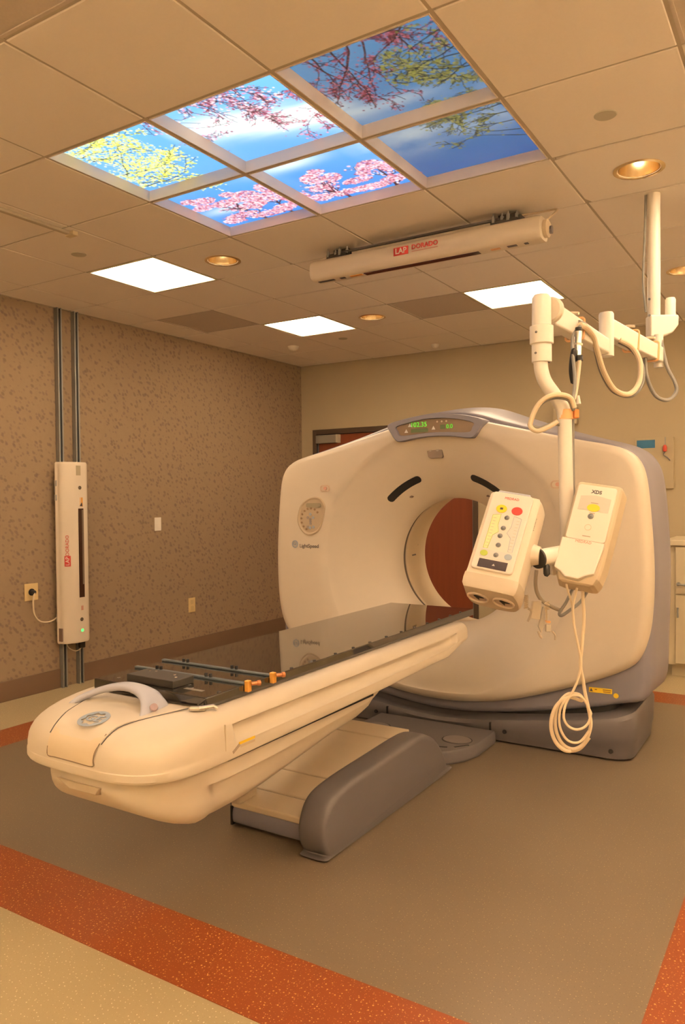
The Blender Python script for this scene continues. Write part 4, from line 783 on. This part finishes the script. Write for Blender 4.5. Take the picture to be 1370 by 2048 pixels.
wb = thing('wall_board', 'pale notice board with blue header card on the back wall', 'board', (-1.235, YB-0.02, 1.55)); MB().bb(-1.40, -1.085, YB-0.03, YB, 1.50, 1.945).build('panel', WALLC, wb, bevel=0.003); MB().bb(-1.385, -1.235, YB-0.034, YB-0.03, 1.855, 1.925).build('header_card', BLUEM, wb); MB().bb(-1.155, -1.148, YB-0.036, YB-0.03, 1.86, 1.945).build('hook', STEEL, wb)
rg_ = thing('pull_station', 'small red-capped hanging pull on the notice board', 'pull', (-1.15, YB-0.045, 1.77)); MB().lathe([(0.001, 0), (0.016, 0.006), (0.018, 0.04), (0.010, 0.06), (0.001, 0.062)], (-1.152, YB-0.05, 1.815), (0, 0, 1), 14).build('cap', mat('red_cap', (0.62, 0.07, 0.03), 0.4), rg_); MB().tube(spline([(-1.152, YB-0.05, 1.818), (-1.16, YB-0.05, 1.79), (-1.13, YB-0.048, 1.765), (-1.11, YB-0.045, 1.74)], 5), 0.005, 6).build('cord', SLATE, rg_)
bx = thing('wall_box', 'cream junction box with a dark knob high on the back wall', 'wall box', (-2.0, YB-0.03, 2.09)); MB().bb(-2.12, -1.90, YB-0.06, YB, 2.10, 2.26).build('case', WALLC, bx, bevel=0.008); MB().lathe([(0.008, 0), (0.008, 0.012), (0.001, 0.013)], (-1.915, YB-0.06, 2.155), (0, -1, 0), 10).build('knob', SLATE, bx)

# ------------------------------------------------------------------ ceiling-hung contrast injector
PX, PY = -0.705, 4.035
ij = thing('ceiling_boom', 'white jointed ceiling arm with bent column carrying the contrast injector', 'medical arm', (PX, PY, 1.30))
MB().lathe([(0.030, 2.26), (0.030, H-0.005)], (PX, PY, 0), (0, 0, 1), 24, True, True).build('ceiling_pole', WHITE, ij)
MB().lathe([(0.001, 2.928), (0.045, 2.926), (0.047, H-0.0051)], (PX, PY, 0), (0, 0, 1), 24).build('ceiling_rose', WHITE, ij)
for z in (2.41, 2.33): MB().lathe([(0.006, 0), (0.006, 0.004), (0.001, 0.004)], (PX-0.016, PY-0.026, z), (-0.5, -0.85, 0), 8).build('bolt', STEEL, ij)
MB().tube(spline([(PX-0.035, PY-0.01, 2.925), (PX-0.040, PY-0.015, 2.7), (PX-0.046, PY-0.02, 2.5), (PX-0.034, PY-0.015, 2.35)], 8), 0.006, 8).build('pole_cable', GREYC, ij)
bk_ = [pd(u, v, 3.78) for u, v in ((1296, 632), (1352, 632), (1352, 652), (1340, 668), (1318, 676), (1296, 676))]
nb = F.copy(); nb.z = 0; nb.normalize()
MB().loft([[p-nb*0.035 for p in bk_], [p+nb*0.035 for p in bk_]]).build('swivel_bracket', WHITE, ij, bevel=0.008, seg=3)
q = pd(1341, 640, 3.78); MB().lathe([(0.024, 0), (0.024, 0.10), (0.020, 0.108), (0.001, 0.109)], (q.x, q.y, q.z), (0, 0, 1), 20).build('stub', WHITE, ij)
q = pd(1317, 735, 3.75); MB().lathe([(0.022, 0), (0.022, 0.16)], (q.x, q.y, q.z), (0, 0, 1), 20, True).build('pivot_stub', WHITE, ij)
def beam(a, b, w, h0, h1, name, m=WHITE, bev=0.008):
    a, b = Vector(a), Vector(b); d = (b-a).normalized(); s = d.cross(Vector((0, 0, 1))).normalized(); rg = []
    for p, h in ((a, h0), (b, h1)): rg.append([p+s*(w/2*x)+Vector((0, 0, h/2*z)) for x, z in ((-1, -1), (1, -1), (1, 1), (-1, 1))])
    return MB().loft(rg).build(name, m, ij, bevel=bev, seg=3)
beam(pd(1320, 712, 3.76), pd(1212, 656, 3.25), 0.05, 0.075, 0.085, 'rear_link')
q = pd(1213, 713, 3.2); MB().lathe([(0.030, 0), (0.030, 0.175), (0.026, 0.182), (0.001, 0.182)], (q.x, q.y, q.z), (0, 0, 1), 24, True).build('elbow', WHITE, ij)
beam(pd(1208, 694, 3.18), pd(1098, 627, 2.76), 0.052, 0.062, 0.085, 'front_link')
ct_ = pd(1083, 600, 2.70); CXY = (ct_.x, ct_.y)
q = pd(1101, 620, 2.73); ax = (pd(1208, 694, 3.18)-pd(1098, 627, 2.76)).normalized()
MB().lathe([(0.001, -0.012), (0.040, -0.012), (0.046, -0.004), (0.046, 0.012), (0.001, 0.013)], q, (ax.x, ax.y, 0), 28).build('joint_disc', CREAM, ij)
z = lambda v: pd(1083, v, 2.70).z
MB().lathe([(0.001, z(590)), (0.026, z(590)), (0.033, z(596)), (0.0335, z(652))], (*CXY, 0), (0, 0, 1), 28).build('column_head', WHITE, ij)
MB().lathe([(0.034, z(651)), (0.041, z(653)), (0.041, z(687)), (0.036, z(689))], (*CXY, 0), (0, 0, 1), 28).build('collar', WHITE, ij)
MB().lathe([(0.034, z(688)), (0.0345, z(690)), (0.0345, z(724)), (0.028, z(725))], (*CXY, 0), (0, 0, 1), 28).build('collar', WHITE, ij)
MB().tube(spline([pd(1081, 720, 2.70), pd(1083, 742, 2.70), pd(1091, 765, 2.70), pd(1108, 789, 2.70), pd(1123, 812, 2.70), pd(1129, 835, 2.70), pd(1130, 870, 2.70), pd(1132, 960, 2.70), pd(1135, 1085, 2.70)], 8), 0.0245, 20).build('bent_column', WHITE, ij)
for u, v in ((1072, 664), (1071, 706)): q = pd(u, v, 2.663); MB().lathe([(0.004, 0), (0.004, 0.003), (0.001, 0.003)], q, -F, 8).build('set_screw', INK, ij)
MB().lathe([(0.0275, -0.017), (0.0275, 0.017)], pd(1131, 829, 2.70), (0, 0, 1), 24, True, True).build('strap', PEACH, ij)
MB(frame(pd(1151, 828, 2.69), CR, CU, -F)).box((0, 0, 0), (0.018, 0.030, 0.03)).build('strap_tail', ORANGE, ij, bevel=0.003)
for (u, v, d, w_, h_) in ((1262, 682, 3.486, 0.066, 0.098), (1303, 703, 3.68, 0.066, 0.094), (1150, 659, 2.96, 0.068, 0.088)):
    q = pd(u, v, d); P = rrect(w_, h_, 0.012, 3); P = P+P[:1]
    MB().tube([q+Vector((x_, 0.02*(z_/h_), z_)) for x_, z_ in P], 0.005, 6).build('cable_strap', PEACH, ij)
    MB().tube(spline([q+Vector((0.02, -0.02, h_/2+0.012)), q+Vector((-0.02, -0.01, h_/2+0.018)), q+Vector((-0.045, 0.0, h_/2-0.005))], 4), 0.006, 6).build('strap_knot', CREAMC, ij)
cbm = [('arm_cable', GREYC, 0.009, [(1320, 670, 3.74), (1333, 730, 3.72), (1350, 765, 3.70), (1352, 785, 3.69), (1335, 800, 3.68), (1310, 790, 3.66), (1293, 750, 3.64), (1290, 705, 3.63)]),
       ('arm_cable', CREAMC, 0.011, [(1240, 680, 3.30), (1265, 695, 3.30), (1280, 725, 3.29), (1278, 765, 3.27), (1258, 788, 3.24), (1230, 780, 3.20), (1208, 745, 3.12), (1194, 700, 3.05), (1186, 672, 3.0), (1172, 655, 2.92), (1160, 650, 2.88)]),
       ('arm_cable', GREYC, 0.008, [(1238, 684, 3.32), (1262, 698, 3.32), (1284, 730, 3.31), (1284, 768, 3.29), (1262, 792, 3.26), (1226, 782, 3.22), (1203, 745, 3.14), (1190, 695, 3.07), (1183, 670, 3.0), (1170, 650, 2.94), (1158, 644, 2.9)]),
       ('arm_cable', GREYC, 0.006, [(1160, 652, 2.85), (1146, 672, 2.82), (1145, 705, 2.80), (1150, 760, 2.75), (1146, 800, 2.72)])]
for nm, m, r, pts in cbm: MB().tube(spline([pd(*p) for p in pts], 8), r, 10).build(nm, m, ij)
cn_ = thing('cable_connector', 'chrome and black cable connector dangling from the front link of the arm', 'connector', pd(1153, 725, 2.80))
MB().tube([pd(1157, 655, 2.82), pd(1157, 663, 2.82)], 0.012, 14).build('boot', BLACK, cn_)
MB().tube([pd(1157, 663, 2.82), pd(1156, 690, 2.82), pd(1156, 711, 2.82)], [0.0135, 0.0135, 0.0125], 16).build('barrel', CHROME, cn_)
MB().tube([pd(1157, 687, 2.82), pd(1156.5, 691, 2.82)], 0.0155, 16).build('coupling_ring', CREAM, cn_)
MB().tube([pd(1158, 711, 2.81), pd(1158, 722, 2.81)], 0.014, 14).build('boot', BLACK, cn_)
MB().tube(spline([pd(1149, 697, 2.80), pd(1145, 720, 2.80), pd(1144, 745, 2.80), pd(1148, 768, 2.80)], 5), [0.006]+[0.011]*14+[0.004], 10).build('dust_cap', BLACK, cn_)
MB().tube(spline([pd(1159, 722, 2.80), pd(1156, 750, 2.79), pd(1151, 785, 2.77), pd(1147, 800, 2.74)], 6), 0.0075, 10).build('cable', CREAMC, cn_)
MB().tube([pd(1156, 791, 2.75), pd(1157, 808, 2.75)], [0.005, 0.009], 10).build('tag', WHITE, cn_)
lp = thing('loop_cable', 'cream and grey cable bundle looped around the bent column', 'cable', pd(1095, 840, 2.68))
L1 = [(1149, 815, 2.66), (1140, 795, 2.65), (1115, 789, 2.645), (1090, 797, 2.65), (1073, 815, 2.66), (1062, 842, 2.67), (1062, 855, 2.67), (1075, 862, 2.66), (1095, 855, 2.655), (1115, 843, 2.655)]
MB().tube(spline([pd(*p) for p in L1], 8), 0.0085, 10).build('cable', CREAMC, lp)
MB().tube(spline([pd(u-2+(6 if v > 830 and u > 1065 else 0), v+6-(12 if v > 850 else 0), d+0.012) for u, v, d in L1], 8), 0.006, 10).build('cable', GREYC, lp)
MB().tube(spline([pd(1146, 815, 2.73), pd(1146, 870, 2.73), pd(1147, 960, 2.74), pd(1149, 1010, 2.74)], 6), 0.005, 8).build('cable', GREYC, lp)

# injector heads: local frames (W right, L up along the face, N out of the face)
def headframe(o, a=0.42, yaw=0.35, lean=0.36):
    Lc = Vector((lean, 0.9, -a)); b = (yaw*lean+a)/0.9; Nc = Vector((-yaw, b, 1.0)); Wc = Lc.cross(Nc)
    tow = lambda c: (CR*c.x+CU*c.y-F*c.z).normalized()
    return frame(o, tow(Wc), tow(Lc), tow(Nc))
FM = headframe(pd(1007, 1068, 2.52))
hd = thing('contrast_injector', 'tilted cream double-syringe injector head with button panel', 'injector', pd(1020, 1170, 2.6))
W2, L2 = 0.074, 0.150
out = [(-0.078, -0.008), (-0.070, -0.002), (0.070, -0.002), (0.088, -0.018), (0.096, -0.06), (0.094, -0.11), (0.075, -0.145), (0.03, -0.155), (-0.03, -0.155), (-0.07, -0.14), (-0.082, -0.10), (-0.083, -0.04)]
out = [(p[0], p[1]) for p in spline([(x, z_, 0) for x, z_ in out], 4, True)]
def hsec(y, k): return [FM @ Vector((x*k+0.006*(1-k), y, -0.075+(z_+0.075)*k)) for x, z_ in out]
MB().loft([hsec(y, k) for y, k in ((0.158, 0.80), (0.155, 0.93), (0.145, 0.985), (0.12, 1), (0.0, 1.0), (-0.10, 1.0), (-0.140, 1.0), (-0.155, 1.01))]).build('head_shell', CREAM, hd, angle=45)
MB().loft([hsec(y, k) for y, k in ((-0.154, 1.0), (-0.156, 1.035), (-0.175, 1.045), (-0.195, 1.03), (-0.205, 0.96), (-0.2065, 0.85))]).build('nose', mat('nose_beige', (0.56, 0.48, 0.37), 0.4), hd, angle=45)
for x in (-0.040, 0.046):
    prt = MB().lathe([(0.036, 0.0), (0.0365, 0.004), (0.033, 0.006), (0.0305, 0.003), (0.0305, -0.004)], FM @ Vector((x, -0.2065, -0.075)), FM.to_3x3() @ Vector((0, -1, 0)), 32).build('syringe_port', mat('port_beige', (0.66, 0.55, 0.44), 0.4), hd)
    MB().lathe([(0.030, 0.0005), (0.001, 0.001)], FM @ Vector((x, -0.2065, -0.075)), FM.to_3x3() @ Vector((0, -1, 0)), 32).build('port_floor', mat('port_floor', (0.50, 0.39, 0.30), 0.4), prt)
    MB(FM @ frame((x, -0.208, -0.075), (1, 0, 0), (0, 0, 1), (0, -1, 0))).prism([(-0.006, 0.017), (0.021, 0.006), (0.004, 0.002), (0.003, -0.017), (-0.004, -0.004), (-0.012, 0.014)], Matrix(), 0, 0.002).build('plunger', BLACK, prt)
xb = thing('detector_box', 'tilted cream detector box with one yellow button and dangling leads', 'detector', pd(1180, 1150, 2.6))
fp_ = MB(FM @ Matrix.Translation((-0.004, 0.005, 0))).prism(rrect(0.137, 0.292, 0.012, 4), Matrix(), -0.004, 0.008).build('face_panel', mat('face_pink', (0.78, 0.69, 0.62), 0.4, var=0.02), hd, bevel=0.003)
ON = lambda x, y: FM @ Matrix.Translation((x-0.004, y+0.005, 0.0082))
MB(FM @ Matrix.Translation((-0.004, 0.157, -0.03))).box((0, 0, 0), (0.11, 0.012, 0.06)).build('top_rim', LAV_L, hd, bevel=0.005)
lettering('MEDRAD', 0.012, ON(0.0, 0.125), RED, fp_)
for x, m in ((-0.024, YELLOW), (0.028, RED)):
    b_ = MB(ON(x, 0.082)).prism(circ(0.018, 24, 0, 0, 0.015), Matrix(), 0, 0.002).build('button', m, fp_)
MB(ON(-0.024, 0.082)).box((0, 0, 0.0022), (0.010, 0.008, 0.0005)).build('button_mark', INK, fp_)
ly = [(-0.046, 0.055), (-0.020, 0.062), (-0.020, 0.02), (-0.012, -0.004), (-0.028, -0.02), (-0.032, -0.070), (-0.046, -0.070)]
MB(ON(0, 0)).prism(ly, Matrix(), 0, 0.0008).build('yellow_channel', LYELL, fp_); MB(ON(0, 0)).prism([(-p[0]+0.004, p[1]-0.002) for p in ly], Matrix(), 0, 0.0008).build('grey_channel', LGREY, fp_)
for sx, off, m in ((1, 0, GREEN), (-1, 0.004, LBLUE)):
    MB(ON(0, 0) @ Matrix.Translation((off, 0, 0.0006))).tube([(p[0]*sx, p[1], 0) for p in ly+[ly[0]]], 0.0008, 6).build('channel_outline', m, fp_)
    for k in range(10): MB(ON((-0.037)*sx+off, 0.045-0.0118*k)).box((0, 0, 0.001), (0.010, 0.0012, 0.0006)).build('arrow_mark', mat('mark_grey', (0.55, 0.52, 0.40), 0.5), fp_)
MB(ON(0.002, -0.089)).prism(rrect(0.105, 0.028, 0.004), Matrix(), 0, 0.0006).build('button_strip', LGREY, fp_)
for x, m in ((-0.038, GREEN), (0.042, LBLUE)): MB(ON(x, -0.089)).prism(circ(0.0125, 20, 0, 0, 0.0105), Matrix(), 0.0005, 0.002).build('button', m, fp_)
for x, y in ((0.002, 0.052), (0.0, 0.012), (-0.003, -0.018), (0.0, -0.052), (0.002, -0.089)):
    MB(ON(x, y)).lathe([(0.0085, 0), (0.0085, 0.001), (0.005, 0.0045), (0.001, 0.006)], (0, 0, 0), (0, 0, 1), 16).build('knob_button', mat('knob_grey', (0.20, 0.21, 0.22), 0.3, 0.3), fp_)
dsp = MB(ON(0.0, -0.125)).box((0, 0, 0.001), (0.094, 0.030, 0.002)).build('display', TAPE, fp_)
MB(ON(0.004, -0.126)).prism([(-0.005, -0.003), (0.005, -0.003), (0, 0.004)], Matrix(), 0.002, 0.0024).build('display_mark', LGREY, dsp)
lettering('Stellant', 0.016, FM @ frame((0.0845, 0.06, -0.012), (0, 1, 0), Vector((-0.55, 0, 0.83)).normalized(), Vector((0.83, 0, 0.55)).normalized()) @ Matrix.Translation((0, 0, 0.001)), INK, hd)
MB(FM @ Matrix.Translation((0.088, -0.02, -0.075)) @ Matrix.Rotation(math.radians(4), 4, 'Z')).lathe([(0.040, 0), (0.034, 0.015), (0.030, 0.03)], (0, 0, 0), (1, 0, 0), 24, True, True).build('pivot_boss', CREAM, hd)
pA, pB = FM @ Vector((0.112, -0.03, -0.075)), pd(1150, 1103, 2.62)
dAB = (pB-pA).normalized()
MB().tube([pA, pA+dAB*0.008], 0.0335, 28).build('black_ring', BLACK, xb); MB().tube([pA+dAB*0.008, pB], 0.0295, 24).build('pivot_tube', WHITE, xb)
kn = MB().tube([pd(1090, 1115, 2.53), pd(1092, 1128, 2.53)], 0.006, 10).build('knob_stem', BLACK, xb)
MB().tube([pd(1091, 1126, 2.525), pd(1093, 1133, 2.525), pd(1093.5, 1148, 2.525), pd(1092, 1153, 2.525)], [0.006, 0.011, 0.011, 0.005], 14).build('knob', BLACK, xb)
# detector box beside it
FB = headframe(pd(1177, 1060, 2.55), 0.34, 0.42, 0.34)
bo = [(-0.070, 0.0), (0.068, 0.0), (0.076, -0.010), (0.086, -0.065), (0.080, -0.095), (-0.06, -0.100), (-0.080, -0.085), (-0.078, -0.012)]
def bsec(y, k, dz=0): return [FB @ Vector((x*k, y, -0.05+(z_+0.05)*k+dz)) for x, z_ in bo]
MB().loft([bsec(y, k) for y, k in ((0.178, 0.88), (0.174, 0.97), (0.165, 1.0), (0.02, 1.0), (-0.12, 0.97), (-0.165, 0.90), (-0.185, 0.78), (-0.19, 0.6))]).build('shell', BEIGE, xb, bevel=0.004, angle=40)
fpb = MB(FB @ Matrix.Translation((-0.003, 0.062, 0))).prism(rrect(0.128, 0.205, 0.010, 4), Matrix(), -0.004, 0.005).build('face_panel', mat('face_cream', (0.78, 0.70, 0.60), 0.4, var=0.02), xb, bevel=0.002)
OB = lambda x, y: FB @ Matrix.Translation((x-0.003, y+0.062, 0.0052))
lettering('XDS', 0.0175, OB(0.0, 0.078), INK, fpb, bold=0.0006)
MB(OB(0, 0.036)).prism([(-0.048, -0.030), (0.052, -0.030), (0.052, 0.022), (0.0, 0.030), (-0.048, 0.022)], Matrix(), 0, 0.0006).build('grey_field', mat('field_grey', (0.60, 0.56, 0.48), 0.5), fpb)
MB(OB(0.002, 0.018)).prism(circ(0.021, 24, 0, 0, 0.014), Matrix(), 0.0004, 0.002).build('button', YELLOW, fpb)
MB(OB(0.0, -0.014)).lathe([(0.010, 0), (0.010, 0.001), (0.006, 0.0045), (0.001, 0.006)], (0, 0, 0), (0, 0, 1), 18).build('knob_button', mat('knob_grey', (0, 0, 0)), fpb)
for y, w in ((0.036, 0.024), (-0.002, 0.018), (-0.088, 0.026)): MB(OB(0.002, y)).box((0, 0, 0.0008), (w, 0.003, 0.0006)).build('print_line', mat('faint_symbol', (0, 0, 0)), fpb)
MB(OB(0.0, -0.055)).ring(circ(0.011, 20), circ(0.0095, 20), Matrix(), 0, 0.0008).build('symbol', mat('faint_text', (0, 0, 0)), fpb)
flap = MB(FB @ Matrix.Translation((-0.004, -0.11, 0.004))).prism([(-0.072, 0.066), (0.066, 0.066), (0.066, 0.05), (0.056, -0.045), (0.030, -0.058), (0.012, -0.072), (-0.030, -0.072), (-0.050, -0.055), (-0.072, -0.045)], Matrix(), -0.02, 0.010).build('lower_flap', WHITE, xb, bevel=0.004)
lettering('MEDRAD', 0.013, FB @ Matrix.Translation((-0.004, -0.052, 0.0145)), mat('pale_red', (0, 0, 0)), flap)
MB(frame(pd(1117, 1134, 2.63), CR, CU, -F)).box((0, 0, 0), (0.055, 0.055, 0.04)).build('clamp_block', WHITE, xb, bevel=0.004)
# leads from the box down to a coil
ld = thing('coiled_lead', 'cream lead hanging from the detector box and coiled in loops', 'cord', pd(1145, 1500, 2.55))
dL = 2.53
def coil(n, cx, cy, rx, ry, a0, a1, dz): return [(cx+rx*math.cos(math.radians(a)), cy-ry*math.sin(math.radians(a)), dz) for a in np.linspace(a0, a1, n)]
A = [(1161, 1152, dL), (1153, 1180, dL), (1146, 1215, dL), (1148, 1250, dL), (1158, 1300, dL), (1162, 1325, dL), (1157, 1355, dL), (1146, 1382, dL), (1133, 1405, dL)]+coil(7, 1154, 1430, 27, 29, 165, 360, dL-0.01)+coil(8, 1150, 1438, 32, 48, 20, 330, dL)
MB().tube(spline([pd(*p) for p in A], 8), 0.0042, 8).build('lead', CREAMC, ld)
B = [(1132, 1150, dL+0.01), (1134, 1175, dL), (1143, 1205, dL+0.01), (1147, 1235, dL+0.01), (1151, 1265, dL+0.01), (1160, 1310, dL+0.01)]
MB().tube(spline([pd(*p) for p in B], 8), 0.0038, 8).build('lead', CREAMC, ld)
D = [(1165, 1165, dL+0.012), (1166, 1200, dL+0.012), (1168, 1240, dL+0.012), (1164, 1290, dL+0.012), (1161, 1330, dL+0.014), (1166, 1360, dL+0.012), (1171, 1390, dL+0.012), (1177, 1418, dL+0.012)]+coil(8, 1146, 1442, 36, 56, -10, -290, dL+0.012)+coil(8, 1143, 1448, 41, 54, 60, 330, dL+0.02)
MB().tube(spline([pd(*p) for p in D], 8), 0.0058, 8).build('lead', CREAMC, ld)
E_ = coil(12, 1141, 1449, 39, 54, 95, 270, dL+0.005)
MB().tube(spline([pd(*p) for p in E_], 6), 0.0062, 8).build('lead', CREAMC, ld)
for u, v in ((1132, 1147), (1158, 1146)): MB().tube([pd(u, v, dL+0.015), pd(u-1, v+12, dL)], 0.007, 10).build('strain_relief', CREAM, ld)
gc = thing('grey_loop_cable', 'dark grey cable bent in a sharp loop below the detector box', 'cable', pd(1150, 1230, 2.6))
MB().tube(spline([pd(*p) for p in ((1151, 1150, 2.62), (1146, 1175, 2.61), (1132, 1205, 2.60), (1119, 1225, 2.60), (1123, 1231, 2.60), (1140, 1220, 2.61), (1162, 1202, 2.63), (1183, 1168, 2.64))], 8), 0.0055, 8).build('cable', GREYC, gc)
MB().tube(spline([pd(*p) for p in ((1073, 1140, 2.66), (1071, 1165, 2.66), (1074, 1185, 2.66), (1085, 1202, 2.66), (1105, 1214, 2.66), (1124, 1222, 2.64))], 8), 0.007, 8).build('cable', mat('taupe_cable', (0.40, 0.34, 0.26), 0.5), gc)
hg = thing('tubing_holder', 'small pale tubing holder with curly cord hanging behind the injector head', 'holder', pd(1080, 1280, 2.66))
QF = lambda u, v, d=2.64: frame(pd(u, v, d), CR, CU, -F)
MB(QF(1075, 1219)).prism([(-0.018, 0.030), (0.012, 0.032), (0.006, -0.034), (-0.026, -0.030)], Matrix(), -0.012, 0.012).build('clip_body', CREAM, hg, bevel=0.003)
MB(QF(1084, 1248)).prism([(0.002, 0.06), (0.008, 0.058), (0.006, -0.005), (-0.004, -0.03), (-0.014, -0.008), (-0.006, 0.02)], Matrix(), -0.008, 0.008).build('clear_vane', CLEAR, hg, bevel=0.002)
MB().tube(spline([pd(1094+4*math.cos(k*0.9), 1204+0.9*k, 2.63+0.005*math.sin(k*0.9)) for k in range(18)], 3), 0.0035, 6).build('knot', CREAMC, hg)
MB().tube(spline([pd(1092, 1215, 2.63), pd(1093, 1230, 2.63), pd(1093, 1242, 2.63)], 4), 0.003, 6).build('cord', CREAMC, hg)
MB(QF(1095, 1243, 2.63)).prism([(-0.009, 0.004), (0.010, 0.002), (0.008, -0.005), (-0.004, -0.004)], Matrix(), -0.006, 0.006).build('orange_tab', PEACH, hg)
MB(QF(1096, 1256, 2.63)).box((0, 0, 0), (0.018, 0.026, 0.016)).build('ring_block', CLEAR, hg, bevel=0.003)
MB().tube(spline([pd(1104, 1262, 2.63), pd(1110, 1270, 2.63), pd(1110, 1280, 2.63)], 5), 0.0035, 6).tube(spline([pd(1076, 1262, 2.63), pd(1080, 1272, 2.63), pd(1084, 1276, 2.63)], 5), 0.0035, 6).build('hook', mat('hook_tan', (0.50, 0.42, 0.32), 0.4), hg)
MB().tube([pd(1052+3.5*math.cos(k*0.8), 1190+0.45*k, 2.62+0.008*math.sin(k*0.8)) for k in range(60)], 0.0022, 5).build('curly_cord', CREAMC, hg)
MB().tube(spline([pd(1056, 1217, 2.62), pd(1062, 1222, 2.62), pd(1060, 1232, 2.62), pd(1055, 1243, 2.62)], 5), 0.004, 6).build('arm', mat('hook_tan', (0, 0, 0)), hg)
